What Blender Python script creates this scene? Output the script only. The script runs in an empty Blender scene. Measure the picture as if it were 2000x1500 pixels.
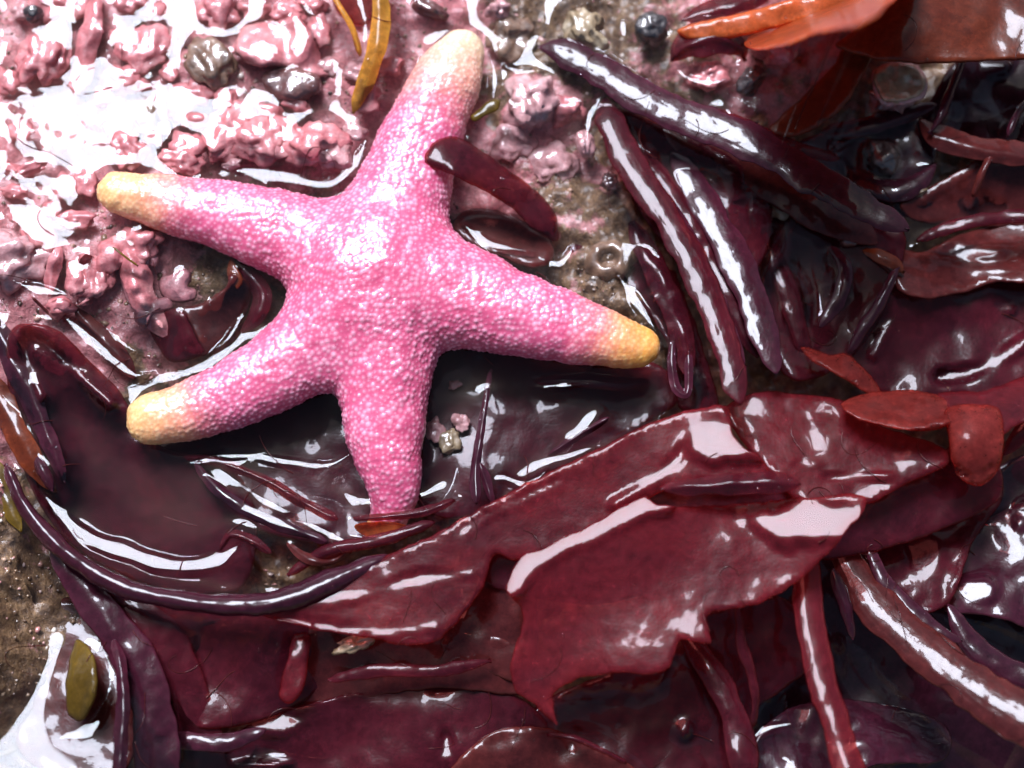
import bpy, bmesh, math, random
import numpy as np
from mathutils import Vector, Matrix, kdtree
from mathutils.geometry import delaunay_2d_cdt

random.seed(7)
DEBUGW = False
rng = np.random.default_rng(7)
S = bpy.context.scene
C = S.collection
# 1 Blender unit = 10 cm (close-up of a shore pool about 20 cm wide)
S.unit_settings.scale_length = 0.1

# ------------------------------------------------------------------ camera
HFOV = math.radians(36.0)
DIST = 1.0 / math.tan(HFOV / 2)
TILT = math.radians(16.0)
cam_d = bpy.data.cameras.new('camera')
cam = bpy.data.objects.new('camera', cam_d)
C.objects.link(cam)
cam.location = (0, -DIST * math.sin(TILT), DIST * math.cos(TILT))
cam.rotation_euler = (TILT, 0, 0)
cam_d.sensor_width = 36.0
cam_d.angle = HFOV
cam_d.clip_start = 0.01
cam_d.clip_end = 500
cam_d.dof.use_dof = True
cam_d.dof.focus_distance = DIST - 0.04
cam_d.dof.aperture_fstop = 0.85
S.camera = cam

# ------------------------------------------------------------------ light
SUN_ZEN, SUN_AZ = math.radians(34.0), math.radians(-20.0)   # azimuth from +Y towards +X
w = bpy.data.worlds.new('World')
S.world = w
w.use_nodes = True
nt = w.node_tree
bg = nt.nodes['Background']
sky = nt.nodes.new('ShaderNodeTexSky')
sky.sky_type = 'NISHITA'
sky.sun_disc = False
sky.sun_elevation = math.pi / 2 - SUN_ZEN
sky.sun_rotation = SUN_AZ
sky.dust_density = 4.0
nt.links.new(sky.outputs[0], bg.inputs[0])
bg.inputs[1].default_value = 0.058

sd = bpy.data.lights.new('sun', 'SUN')
sd.energy = 4.6
sd.angle = math.radians(25.0)         # hazy sun behind thin cloud
sd.color = (0.80, 0.855, 1.0)
sun = bpy.data.objects.new('sun', sd)
C.objects.link(sun)
sdir = Vector((math.sin(SUN_ZEN) * math.sin(SUN_AZ), math.sin(SUN_ZEN) * math.cos(SUN_AZ), math.cos(SUN_ZEN)))
sun.rotation_euler = sdir.to_track_quat('Z', 'Y').to_euler()
sun.location = sdir * 10

S.view_settings.view_transform = 'Standard'
S.view_settings.look = 'None'
S.view_settings.gamma = 1
S.view_settings.use_curve_mapping = False
S.view_settings.exposure = 0.72
S.cycles.max_bounces = 8
S.cycles.transparent_max_bounces = 16
S.cycles.use_denoising = True

# ------------------------------------------------------------------ helpers
ct, st = math.cos(TILT), math.sin(TILT)
CAMP = np.array([0, -DIST * st, DIST * ct])
F_PX = 1000.0 / math.tan(HFOV / 2)


def unproj(px, py, z):
    """photo pixel (2000x1500) + height -> world point on that height"""
    px = np.asarray(px, float); py = np.asarray(py, float); z = np.asarray(z, float)
    cx = (px - 1000.0) / F_PX
    cy = (750.0 - py) / F_PX
    dx = cx
    dy = cy * ct + 1.0 * st
    dz = cy * st - 1.0 * ct
    t = (z - CAMP[2]) / dz
    return np.stack([CAMP[0] + dx * t, CAMP[1] + dy * t, z + 0 * t], -1)


def proj(P):
    d = np.asarray(P, float) - CAMP
    xc = d[..., 0]
    yc = d[..., 1] * ct + d[..., 2] * st
    zc = -d[..., 1] * st + d[..., 2] * ct
    return 1000 + F_PX * xc / (-zc), 750 - F_PX * yc / (-zc)


def _hash(ix, iy, seed):
    h = (ix * 374761393 + iy * 668265263 + seed * 1442695041) & 0xFFFFFFFF
    h = ((h ^ (h >> 13)) * 1274126177) & 0xFFFFFFFF
    h = h ^ (h >> 16)
    return h


def gnoise(x, y, seed=0):
    x = np.asarray(x, float); y = np.asarray(y, float)
    ix = np.floor(x).astype(np.int64); iy = np.floor(y).astype(np.int64)
    fx = x - ix; fy = y - iy
    u = fx * fx * fx * (fx * (fx * 6 - 15) + 10)
    v = fy * fy * fy * (fy * (fy * 6 - 15) + 10)

    def g(i, j):
        a = _hash(ix + i, iy + j, seed).astype(float) * (2 * math.pi / 4294967296.0)
        return np.cos(a) * (fx - i) + np.sin(a) * (fy - j)
    return ((g(0, 0) * (1 - u) + g(1, 0) * u) * (1 - v) + (g(0, 1) * (1 - u) + g(1, 1) * u) * v) * 1.5


def fbm(x, y, seed=0, octv=4, gain=0.5):
    a, s, r = 1.0, 1.0, 0.0
    for k in range(octv):
        r = r + a * gnoise(x * s + 17.3 * k, y * s - 9.1 * k, seed + k)
        a *= gain; s *= 2.03
    return r


def tps(ctrl):
    """thin-plate height field through (px, py, z) control points"""
    c = np.array(ctrl, float)
    if len(c) < 3:
        zz = c[:, 2].mean()
        return lambda x, y: np.zeros_like(np.asarray(x, float)) + zz
    P = c[:, :2] / 1000.0
    n = len(P)

    def U(r2):
        return np.where(r2 > 1e-12, r2 * np.log(np.maximum(r2, 1e-12)), 0)
    d2 = ((P[:, None] - P[None]) ** 2).sum(-1)
    A = np.zeros((n + 3, n + 3))
    A[:n, :n] = U(d2) + np.eye(n) * 1e-4
    A[:n, n] = 1; A[:n, n + 1:] = P
    A[n, :n] = 1; A[n + 1:, :n] = P.T
    A[n:, n:] -= np.eye(3) * 1e-9
    sol = np.linalg.solve(A, np.concatenate([c[:, 2], [0, 0, 0]]))

    def f(x, y):
        x = np.asarray(x, float) / 1000.0; y = np.asarray(y, float) / 1000.0
        r = sol[n] + sol[n + 1] * x + sol[n + 2] * y
        for k in range(n):
            r = r + sol[k] * U((x - P[k, 0]) ** 2 + (y - P[k, 1]) ** 2)
        return r
    return f


def catmull(pts, step, closed):
    P = np.array(pts, float)
    n = len(P)
    out = []
    rngk = range(n if closed else n - 1)
    for i in rngk:
        if closed:
            p0, p1, p2, p3 = P[(i - 1) % n], P[i], P[(i + 1) % n], P[(i + 2) % n]
        else:
            p1, p2 = P[i], P[i + 1]
            p0 = P[i - 1] if i > 0 else 2 * p1 - p2
            p3 = P[i + 2] if i + 2 < n else 2 * p2 - p1
        d01 = max(np.linalg.norm((p1 - p0)[:2]) ** .5, 1e-3)
        d12 = max(np.linalg.norm((p2 - p1)[:2]) ** .5, 1e-3)
        d23 = max(np.linalg.norm((p3 - p2)[:2]) ** .5, 1e-3)
        m1 = (p2 - p1 + d12 * ((p1 - p0) / d01 - (p2 - p0) / (d01 + d12)))
        m2 = (p2 - p1 + d12 * ((p3 - p2) / d23 - (p3 - p1) / (d12 + d23)))
        k = max(1, int(round(np.linalg.norm((p2 - p1)[:2]) / step)))
        t = np.arange(k)[:, None] / k
        a = 2 * p1 - 2 * p2 + m1 + m2
        b = -3 * p1 + 3 * p2 - 2 * m1 - m2
        out.append(a * t ** 3 + b * t ** 2 + m1 * t + p1)
    if not closed:
        out.append(P[-1:])
    return np.concatenate(out)


def in_poly(x, y, poly):
    r = np.zeros(x.shape, bool)
    n = len(poly)
    for i in range(n):
        x1, y1 = poly[i]; x2, y2 = poly[(i + 1) % n]
        if y1 == y2:
            continue
        c = ((y1 > y) != (y2 > y)) & (x < (x2 - x1) * (y - y1) / (y2 - y1) + x1)
        r ^= c
    return r


def poly_dist(x, y, poly):
    d = np.full(x.shape, 1e9)
    n = len(poly)
    for i in range(n):
        a = poly[i]; b = poly[(i + 1) % n]
        e = b - a
        L = max(e @ e, 1e-9)
        t = np.clip(((x - a[0]) * e[0] + (y - a[1]) * e[1]) / L, 0, 1)
        d = np.minimum(d, (x - a[0] - t * e[0]) ** 2 + (y - a[1] - t * e[1]) ** 2)
    return np.sqrt(d)


def mesh_obj(name, V, F, mat, parent=None, attrs=None, smooth=True):
    me = bpy.data.meshes.new(name)
    V = np.asarray(V, np.float32)
    if isinstance(F, np.ndarray):
        k = F.shape[1]
        me.vertices.add(len(V)); me.vertices.foreach_set('co', V.ravel())
        me.loops.add(F.size); me.loops.foreach_set('vertex_index', F.astype(np.int32).ravel())
        me.polygons.add(len(F)); me.polygons.foreach_set('loop_start', np.arange(0, F.size, k, dtype=np.int32))
        me.update(calc_edges=True)
    else:
        me.from_pydata([tuple(v) for v in V], [], F)
    me.validate()
    if smooth:
        me.polygons.foreach_set('use_smooth', np.ones(len(me.polygons), bool))
    for k, a in (attrs or {}).items():
        at = me.attributes.new(k, 'FLOAT', 'POINT')
        at.data.foreach_set('value', np.asarray(a, np.float32))
    me.materials.append(mat)
    o = bpy.data.objects.new(name, me)
    C.objects.link(o)
    if parent:
        o.parent = parent
    return o


def tag(o, label=None, cat=None, group=None, kind=None):
    if label: o['label'] = label
    if cat: o['category'] = cat
    if group: o['group'] = group
    if kind: o['kind'] = kind
    return o


OBST = []       # (V, F) of everything the water clings to


# ------------------------------------------------------------------ materials
def nodes_of(m):
    m.use_nodes = True
    t = m.node_tree
    b = t.nodes['Principled BSDF']
    return t, b


def N(t, typ, **kw):
    n = t.nodes.new(typ)
    for k, v in kw.items():
        setattr(n, k, v)
    return n


def noise_node(t, vec, scale, detail=4, rough=0.55, dist=0.0):
    n = N(t, 'ShaderNodeTexNoise')
    n.inputs['Scale'].default_value = scale
    n.inputs['Detail'].default_value = detail
    n.inputs['Roughness'].default_value = rough
    n.inputs['Distortion'].default_value = dist
    t.links.new(vec, n.inputs['Vector'])
    return n


def ramp(t, fac, stops):
    r = N(t, 'ShaderNodeValToRGB')
    e = r.color_ramp.elements
    while len(e) < len(stops):
        e.new(0.5)
    for k, (p, c) in enumerate(stops):
        e[k].position = p
        e[k].color = (c[0], c[1], c[2], 1) if not isinstance(c, (int, float)) else (c, c, c, 1)
    t.links.new(fac, r.inputs[0])
    return r


def mixc(t, fac, a, b, blend='MIX'):
    m = N(t, 'ShaderNodeMix', data_type='RGBA', blend_type=blend)
    for sock, v in ((m.inputs[0], fac), (m.inputs[6], a), (m.inputs[7], b)):
        if hasattr(v, 'is_linked'):
            t.links.new(v, sock)
        elif isinstance(v, (int, float)):
            sock.default_value = v
        else:
            sock.default_value = (*v, 1)
    return m.outputs[2]


def bump(t, h, strength, dist, normal=None):
    b = N(t, 'ShaderNodeBump')
    b.inputs['Strength'].default_value = strength
    b.inputs['Distance'].default_value = dist
    t.links.new(h, b.inputs['Height'])
    if normal:
        t.links.new(normal, b.inputs['Normal'])
    return b.outputs[0]


WET_IOR = 1.32


def frond_mat(name, dark, light, transl=0.25, rough=0.25, coat_r=0.03, bumpy=1.0, wet=None, see=0.0):
    m = bpy.data.materials.new(name)
    t, b = nodes_of(m)
    co = N(t, 'ShaderNodeTexCoord').outputs['Object']
    n1 = noise_node(t, co, 5.0, 5, 0.6, 0.6)
    n2 = noise_node(t, co, 60.0, 4, 0.65)
    n3 = noise_node(t, co, 160.0, 3, 0.6)
    f1 = ramp(t, n1.outputs[0], [(0.32, 0.0), (0.68, 1.0)]).outputs[0]
    col = mixc(t, f1, dark, light)
    sp = ramp(t, n2.outputs[0], [(0.30, 0.62), (0.60, 1.0), (0.80, 1.5)]).outputs[0]
    col = mixc(t, 1.0, col, sp, 'MULTIPLY')
    ed = N(t, 'ShaderNodeAttribute', attribute_name='margin').outputs['Fac']
    em = N(t, 'ShaderNodeMath', operation='MULTIPLY'); em.inputs[1].default_value = 0.55
    t.links.new(ed, em.inputs[0])
    col = mixc(t, em.outputs[0], col, mixc(t, 1.0, col, (2.1, 2.3, 2.0), 'MULTIPLY'))
    # fine branching veins
    wv = N(t, 'ShaderNodeTexVoronoi', feature='DISTANCE_TO_EDGE'); wv.inputs['Scale'].default_value = 7.0
    t.links.new(mixc(t, 0.12, co, n2.outputs[1]), wv.inputs['Vector'])
    vr = ramp(t, wv.outputs[0], [(0.0, 1.25), (0.035, 1.0)]).outputs[0]
    col = mixc(t, 1.0, col, vr, 'MULTIPLY')
    # sparse pale specks of grit and dried salt
    n4 = noise_node(t, co, 95.0, 2, 0.5)
    sk = ramp(t, n4.outputs[0], [(0.74, 0.0), (0.79, 1.0)]).outputs[0]
    n5 = noise_node(t, co, 7.0, 2)
    skm = ramp(t, n5.outputs[0], [(0.5, 0.0), (0.65, 0.5)]).outputs[0]
    sk2 = N(t, 'ShaderNodeMath', operation='MULTIPLY')
    t.links.new(sk, sk2.inputs[0]); t.links.new(skm, sk2.inputs[1])
    col = mixc(t, sk2.outputs[0], col, (0.24, 0.15, 0.10))
    t.links.new(col, b.inputs['Base Color'])
    b.inputs['Roughness'].default_value = rough
    b.inputs['IOR'].default_value = 1.4
    b.inputs['Specular IOR Level'].default_value = 0.2
    b.inputs['Coat Weight'].default_value = 1.0
    b.inputs['Coat Roughness'].default_value = coat_r
    b.inputs['Coat IOR'].default_value = wet or WET_IOR
    nb = bump(t, n2.outputs[0], 0.10 * bumpy, 0.01)
    nb = bump(t, n3.outputs[0], 0.10 * bumpy, 0.004, nb)
    t.links.new(nb, b.inputs['Normal'])
    n6 = noise_node(t, co, 26.0, 3, 0.55)
    cb = bump(t, n6.outputs[0], 0.05 * bumpy, 0.012)
    t.links.new(cb, b.inputs['Coat Normal'])
    if transl > 0:
        tr = N(t, 'ShaderNodeBsdfTranslucent')
        tc = mixc(t, 1.0, col, (2.2, 1.8, 1.6), 'MULTIPLY')
        t.links.new(tc, tr.inputs['Color'])
        mx = N(t, 'ShaderNodeMixShader')
        mx.inputs[0].default_value = transl
        out = t.nodes['Material Output']
        t.links.new(b.outputs[0], mx.inputs[1]); t.links.new(tr.outputs[0], mx.inputs[2])
        sh = mx.outputs[0]
        if see > 0:
            tp = N(t, 'ShaderNodeBsdfTransparent'); tp.inputs[0].default_value = (0.95, 0.42, 0.38, 1)
            m2 = N(t, 'ShaderNodeMixShader')
            sv = N(t, 'ShaderNodeMath', operation='MULTIPLY_ADD')
            t.links.new(ed, sv.inputs[0]); sv.inputs[1].default_value = 0.25; sv.inputs[2].default_value = see
            t.links.new(sv.outputs[0], m2.inputs[0])
            t.links.new(sh, m2.inputs[1]); t.links.new(tp.outputs[0], m2.inputs[2])
            sh = m2.outputs[0]
        t.links.new(sh, out.inputs['Surface'])
    return m


M = {
    'wine': frond_mat('wine_frond', (0.045, 0.0058, 0.0125), (0.092, 0.010, 0.018), 0.3, see=0.25),
    'plum': frond_mat('plum_frond', (0.024, 0.005, 0.011), (0.050, 0.008, 0.017), 0.2),
    'crimson': frond_mat('crimson_frond', (0.090, 0.011, 0.021), (0.19, 0.018, 0.027), 0.4, 0.3, 0.08, wet=1.40, see=0.40),
    'rust': frond_mat('rust_frond', (0.085, 0.014, 0.007), (0.15, 0.028, 0.010), 0.3, 0.3, 0.06),
    'orange': frond_mat('orange_frond', (0.34, 0.070, 0.018), (0.48, 0.11, 0.03), 0.35, 0.35, 0.10),
    'coral': frond_mat('coral_frond', (0.18, 0.026, 0.024), (0.30, 0.050, 0.042), 0.45, 0.3, 0.08, see=0.35),
    'brown': frond_mat('brown_frond', (0.055, 0.010, 0.011), (0.10, 0.017, 0.015), 0.3),
    'olive': frond_mat('olive_frond', (0.07, 0.040, 0.007), (0.14, 0.08, 0.012), 0.35, 0.3, 0.05),
    'amber': frond_mat('amber_frond', (0.30, 0.15, 0.02), (0.42, 0.20, 0.03), 0.4, 0.35, 0.08),
}


def rock_mat():
    m = bpy.data.materials.new('wet_rock')
    t, b = nodes_of(m)
    co = N(t, 'ShaderNodeTexCoord').outputs['Object']
    a = N(t, 'ShaderNodeAttribute', attribute_name='pink').outputs['Fac']
    n1 = noise_node(t, co, 9.0, 6, 0.65)
    n2 = noise_node(t, co, 45.0, 5, 0.7)
    n3 = noise_node(t, co, 140.0, 4, 0.7)
    brown = ramp(t, n2.outputs[0], [(0.25, (0.030, 0.014, 0.008)), (0.45, (0.12, 0.062, 0.030)),
                                   (0.62, (0.24, 0.135, 0.062)), (0.8, (0.34, 0.23, 0.13))]).outputs[0]
    pink = ramp(t, n1.outputs[0], [(0.28, (0.36, 0.10, 0.105)), (0.50, (0.50, 0.17, 0.175)),
                                  (0.68, (0.56, 0.26, 0.25)), (0.82, (0.62, 0.38, 0.34))]).outputs[0]
    ad = N(t, 'ShaderNodeMath', operation='ADD')
    t.links.new(a, ad.inputs[0])
    nm = N(t, 'ShaderNodeMath', operation='MULTIPLY_ADD')
    t.links.new(n1.outputs[0], nm.inputs[0]); nm.inputs[1].default_value = 1.4; nm.inputs[2].default_value = -0.62
    t.links.new(nm.outputs[0], ad.inputs[1])
    f = ramp(t, ad.outputs[0], [(0.42, 0.0), (0.52, 1.0)]).outputs[0]
    col = mixc(t, f, brown, pink)
    sp = ramp(t, n3.outputs[0], [(0.25, 0.55), (0.55, 1.0), (0.8, 1.5)]).outputs[0]
    col = mixc(t, 1.0, col, sp, 'MULTIPLY')
    t.links.new(col, b.inputs['Base Color'])
    b.inputs['Roughness'].default_value = 0.5
    b.inputs['Coat Weight'].default_value = 0.7
    b.inputs['Coat Roughness'].default_value = 0.08
    b.inputs['Coat IOR'].default_value = 1.5
    nb = bump(t, n2.outputs[0], 0.5, 0.02)
    nb = bump(t, n3.outputs[0], 0.5, 0.008, nb)
    t.links.new(nb, b.inputs['Normal'])
    cb = bump(t, n2.outputs[0], 0.25, 0.02)
    t.links.new(cb, b.inputs['Coat Normal'])
    return m


def stone_mat(name, c1, c2, c3, coat=0.8, coat_r=0.06, scale=1.0):
    m = bpy.data.materials.new(name)
    t, b = nodes_of(m)
    co = N(t, 'ShaderNodeTexCoord').outputs['Object']
    n1 = noise_node(t, co, 18.0 * scale, 5, 0.6, 0.4)
    n2 = noise_node(t, co, 80.0 * scale, 4, 0.65)
    col = ramp(t, n1.outputs[0], [(0.3, c1), (0.52, c2), (0.72, c3)]).outputs[0]
    sp = ramp(t, n2.outputs[0], [(0.25, 0.65), (0.55, 1.0), (0.8, 1.3)]).outputs[0]
    col = mixc(t, 1.0, col, sp, 'MULTIPLY')
    t.links.new(col, b.inputs['Base Color'])
    b.inputs['Roughness'].default_value = 0.45
    b.inputs['Coat Weight'].default_value = coat
    b.inputs['Coat Roughness'].default_value = coat_r
    b.inputs['Coat IOR'].default_value = 1.7
    nb = bump(t, n2.outputs[0], 0.35, 0.008)
    t.links.new(nb, b.inputs['Normal'])
    cb = bump(t, n1.outputs[0], 0.2, 0.02)
    t.links.new(cb, b.inputs['Coat Normal'])
    return m


M['rock'] = rock_mat()
M['coralline'] = stone_mat('pink_coralline', (0.40, 0.10, 0.105), (0.54, 0.17, 0.175), (0.62, 0.30, 0.28), 0.6, 0.10)
M['crust'] = stone_mat('mauve_crust', (0.22, 0.075, 0.085), (0.33, 0.12, 0.13), (0.40, 0.18, 0.18))
M['tan'] = stone_mat('tan_stone', (0.13, 0.08, 0.04), (0.32, 0.23, 0.13), (0.50, 0.42, 0.30))
M['blush'] = stone_mat('blush_stone', (0.30, 0.12, 0.11), (0.55, 0.28, 0.28), (0.62, 0.44, 0.40))
M['mud'] = stone_mat('mud_shell', (0.07, 0.036, 0.022), (0.20, 0.11, 0.066), (0.32, 0.21, 0.14))
M['grey'] = stone_mat('grey_stone', (0.14, 0.12, 0.13), (0.28, 0.24, 0.27), (0.42, 0.38, 0.42))
M['black'] = stone_mat('dark_shell', (0.012, 0.010, 0.012), (0.035, 0.024, 0.022), (0.08, 0.06, 0.05), 1.0, 0.03)
M['maroon'] = stone_mat('maroon_shell', (0.05, 0.012, 0.012), (0.11, 0.03, 0.025), (0.2, 0.08, 0.06), 1.0, 0.03)


def star_mat():
    m = bpy.data.materials.new('starfish_skin')
    t, b = nodes_of(m)
    co = N(t, 'ShaderNodeTexCoord').outputs['Object']
    g = N(t, 'ShaderNodeAttribute', attribute_name='granule').outputs['Fac']
    tip = N(t, 'ShaderNodeAttribute', attribute_name='tip').outputs['Fac']
    low = N(t, 'ShaderNodeAttribute', attribute_name='flank').outputs['Fac']
    n1 = noise_node(t, co, 7.0, 4, 0.6)
    base = ramp(t, n1.outputs[0], [(0.3, (0.58, 0.060, 0.152)), (0.7, (0.66, 0.10, 0.212))]).outputs[0]
    gran = ramp(t, n1.outputs[0], [(0.3, (0.76, 0.26, 0.37)), (0.7, (0.84, 0.38, 0.485))]).outputs[0]
    c1 = mixc(t, g, base, gran)
    wm = N(t, 'ShaderNodeAttribute', attribute_name='warm').outputs['Fac']
    tipb = mixc(t, wm, mixc(t, g, (0.80, 0.50, 0.30), (0.88, 0.66, 0.46)), mixc(t, g, (0.80, 0.34, 0.05), (0.88, 0.48, 0.11)))
    mid = mixc(t, g, (0.70, 0.16, 0.15), (0.80, 0.34, 0.30))
    tn = N(t, 'ShaderNodeMath', operation='MULTIPLY_ADD'); tn.inputs[1].default_value = 0.5; tn.inputs[2].default_value = -0.25
    t.links.new(noise_node(t, co, 16.0, 4, 0.6).outputs[0], tn.inputs[0])
    ta = N(t, 'ShaderNodeMath', operation='ADD'); t.links.new(tn.outputs[0], ta.inputs[0]); t.links.new(tip, ta.inputs[1])
    tip = ta.outputs[0]
    fm = ramp(t, tip, [(0.08, 0.0), (0.62, 1.0)]).outputs[0]
    ft = ramp(t, tip, [(0.40, 0.0), (1.0, 1.0)]).outputs[0]
    c2 = mixc(t, fm, c1, mid)
    c3 = mixc(t, ft, c2, tipb)
    t.links.new(c3, b.inputs['Base Color'])
    b.inputs['Roughness'].default_value = 0.45
    b.inputs['Subsurface Weight'].default_value = 0.25
    b.inputs['Subsurface Radius'].default_value = (1.0, 0.35, 0.5)
    b.inputs['Subsurface Scale'].default_value = 0.02
    b.inputs['Coat Weight'].default_value = 0.8
    b.inputs['Coat Roughness'].default_value = 0.22
    b.inputs['Coat IOR'].default_value = 1.6
    n2 = noise_node(t, co, 140.0, 3, 0.6)
    nb = bump(t, n2.outputs[0], 0.25, 0.004)
    t.links.new(nb, b.inputs['Normal'])
    n3 = noise_node(t, co, 60.0, 3, 0.6)
    cb = bump(t, n3.outputs[0], 0.4, 0.008)
    t.links.new(cb, b.inputs['Coat Normal'])
    return m


def grain_mat():
    m = bpy.data.materials.new('sand_grain')
    t, b = nodes_of(m)
    a = N(t, 'ShaderNodeAttribute', attribute_name='shade').outputs['Fac']
    c = ramp(t, a, [(0.0, (0.05, 0.025, 0.015)), (0.35, (0.20, 0.11, 0.06)), (0.6, (0.40, 0.27, 0.17)), (0.8, (0.50, 0.22, 0.20)), (1.0, (0.62, 0.56, 0.48))]).outputs[0]
    t.links.new(c, b.inputs['Base Color'])
    b.inputs['Roughness'].default_value = 0.3
    b.inputs['Coat Weight'].default_value = 0.8
    return m


M['grain'] = grain_mat()
M['star'] = star_mat()


def water_mat():
    m = bpy.data.materials.new('clear_water')
    m.use_nodes = True
    t = m.node_tree
    t.nodes.remove(t.nodes['Principled BSDF'])
    out = t.nodes['Material Output']
    tr = N(t, 'ShaderNodeBsdfTransparent'); tr.inputs[0].default_value = (0.97, 0.97, 0.98, 1)
    gl = N(t, 'ShaderNodeBsdfGlossy'); gl.inputs['Roughness'].default_value = 0.02
    gl.inputs['Color'].default_value = (1, 1, 1, 1)
    fr = N(t, 'ShaderNodeFresnel'); fr.inputs['IOR'].default_value = 1.305
    mx = N(t, 'ShaderNodeMixShader')
    t.links.new(fr.outputs[0], mx.inputs[0]); t.links.new(tr.outputs[0], mx.inputs[1]); t.links.new(gl.outputs[0], mx.inputs[2])
    t.links.new(mx.outputs[0], out.inputs['Surface'])
    return m


M['water'] = water_mat()

# ------------------------------------------------------------------ rock bed
rock_f = tps([(0, 0, 0.0), (350, 60, 0.005), (650, 200, -0.01), (60, 330, 0.0), (100, 520, 0.0), (350, 560, -0.015), (350, 250, 0.0),
              (1000, 50, -0.01), (1100, 250, -0.03), (1180, 520, -0.05), (950, 850, -0.18), (1080, 760, -0.17), (1180, 830, -0.16), (600, 850, -0.18), (480, 950, -0.18), (750, 560, -0.09),
              (20, 1150, 0.04), (20, 1300, 0.03), (-10, 1400, 0.0), (95, 1300, -0.09), (95, 1190, -0.06), (600, 350, -0.05), (450, 330, -0.03), (690, 330, -0.045), (100, 1430, -0.10), (20, 1490, -0.08), (220, 1430, -0.14), (150, 1330, -0.12), (130, 1220, -0.09), (250, 1090, -0.13), (450, 1110, -0.14), (110, 1010, -0.10), (120, 680, -0.03), (250, 950, -0.1), (700, 1350, -0.25), (1300, 1300, -0.30),
              (1500, 130, -0.06), (1720, 270, -0.16), (1600, 600, -0.22), (1950, 500, -0.25), (1900, 1300, -0.32), (1500, 900, -0.25),
              (2000, 50, -0.12), (1300, 60, -0.03), (400, 1350, -0.22)])
pink_f = tps([(0, 0, 0.85), (300, 200, 0.8), (600, 100, 0.75), (600, 250, 0.75), (100, 450, 0.9), (250, 520, 0.8), (400, 500, 0.25), (470, 480, 0.1), (300, 640, 0.4),
              (850, 20, 0.75), (960, 60, 0.3), (1050, 90, 0.15), (1150, 40, 0.2), (1050, 180, 0.45), (1100, 330, 0.4), (1200, 400, 0.25), (1180, 520, 0.2),
              (1500, 130, 0.5), (1300, 50, 0.35), (950, 850, 0.35), (30, 1100, 0.25), (30, 1350, 0.15), (1700, 300, 0.2), (1500, 800, 0.2), (700, 1300, 0.2), (1900, 1300, 0.1)])


def rock_h(X, Y):
    px, py = proj(np.stack([X, Y, 0 * X], -1))
    pxc = np.clip(px, -150, 2150); pyc = np.clip(py, -150, 1650)
    h = rock_f(pxc, pyc)
    out = np.maximum(np.maximum(np.abs(X) - 1.25, np.maximum(Y - 1.0, -0.98 - Y)), 0)
    edge = np.clip(out / 0.5, 0, 1)
    h = h * (1 - edge) + edge * (0.10) + 0.10 * np.clip(out, 0, 3) + 0.25 * fbm(X * 0.6, Y * 0.6, 77, 3) * np.clip(out / 1.5, 0, 1)
    # knobbly encrusting growth
    k = pink_f(pxc, pyc)
    sm = 1 - 0.6 * np.clip(k - 0.3, 0, .5) / .5
    h = h + sm * (0.035 * fbm(X * 7, Y * 7, 3, 3) + 0.012 * fbm(X * 26, Y * 26, 11, 3))
    wv = 0.5 + 0.5 * gnoise(X * 15, Y * 15, 21)
    h = h + 0.045 * np.clip(k - 0.3, 0, 1) * wv ** 2
    return h, np.clip(k, 0, 1)


def axis(lo, hi, step, far):
    a = list(np.arange(lo, hi + step / 2, step))
    s, p = step, a[-1]
    up = []
    while p < far:
        s *= 1.25; p += s; up.append(p)
    s, p = step, a[0]
    dn = []
    while p > -far:
        s *= 1.25; p -= s; dn.append(p)
    return np.array(dn[::-1] + a + up)


ax, ay = axis(-1.3, 1.3, 0.0055, 25), axis(-1.0, 1.05, 0.0055, 25)
XX, YY = np.meshgrid(ax, ay)
RH, RP = rock_h(XX, YY)


def grid_faces(ny, nx):
    i = np.arange(ny * nx).reshape(ny, nx)
    return np.stack([i[:-1, :-1], i[:-1, 1:], i[1:, 1:], i[1:, :-1]], -1).reshape(-1, 4)


rock = mesh_obj('rock', np.stack([XX, YY, RH], -1).reshape(-1, 3), grid_faces(len(ay), len(ax)), M['rock'], attrs={'pink': RP.ravel()})
tag(rock, 'wet brown and pink encrusted rock bed of the pool', kind='structure')

# ------------------------------------------------------------------ starfish
ARMS = [  # (px, py, radius px, z), from disc to tip; tip colour start
    ([(735, 545, 118, 0.012), (787, 370, 95, 0.022), (828, 255, 80, 0.034), (873, 155, 68, 0.040), (900, 102, 48, 0.042)], 0.58, 0.0),
    ([(735, 545, 118, 0.012), (610, 478, 92, 0.02), (480, 433, 77, 0.032), (352, 402, 60, 0.046), (232, 376, 43, 0.062)], 0.62, 0.6),
    ([(735, 545, 118, 0.012), (650, 640, 98, 0.012), (575, 700, 84, 0.010), (490, 752, 72, 0.012), (390, 795, 60, 0.014), (297, 818, 50, 0.016)], 0.70, 0.6),
    ([(735, 545, 118, 0.012), (755, 690, 94, 0.012), (752, 800, 82, 0.000), (757, 880, 67, -0.006), (768, 950, 50, -0.022), (762, 1000, 38, -0.05), (745, 1030, 30, -0.075)], 0.90, 0.9),
    ([(735, 545, 118, 0.012), (880, 572, 104, 0.018), (985, 606, 86, 0.022), (1090, 637, 71, 0.02), (1190, 663, 55, 0.016), (1248, 677, 41, 0.01)], 0.66, 1.0),
]
FLAT = 0.80
segs = []
for ai, (pts, ts, _w) in enumerate(ARMS):
    c = catmull(pts, 12, False)
    P = unproj(c[:, 0], c[:, 1], c[:, 3])
    R = c[:, 2] / 1000.0
    L = np.concatenate([[0], np.cumsum(np.linalg.norm(np.diff(P, axis=0), axis=1))])
    segs.append((P * np.array([1, 1, 1 / FLAT]), R, L / L[-1], ts))


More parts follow.
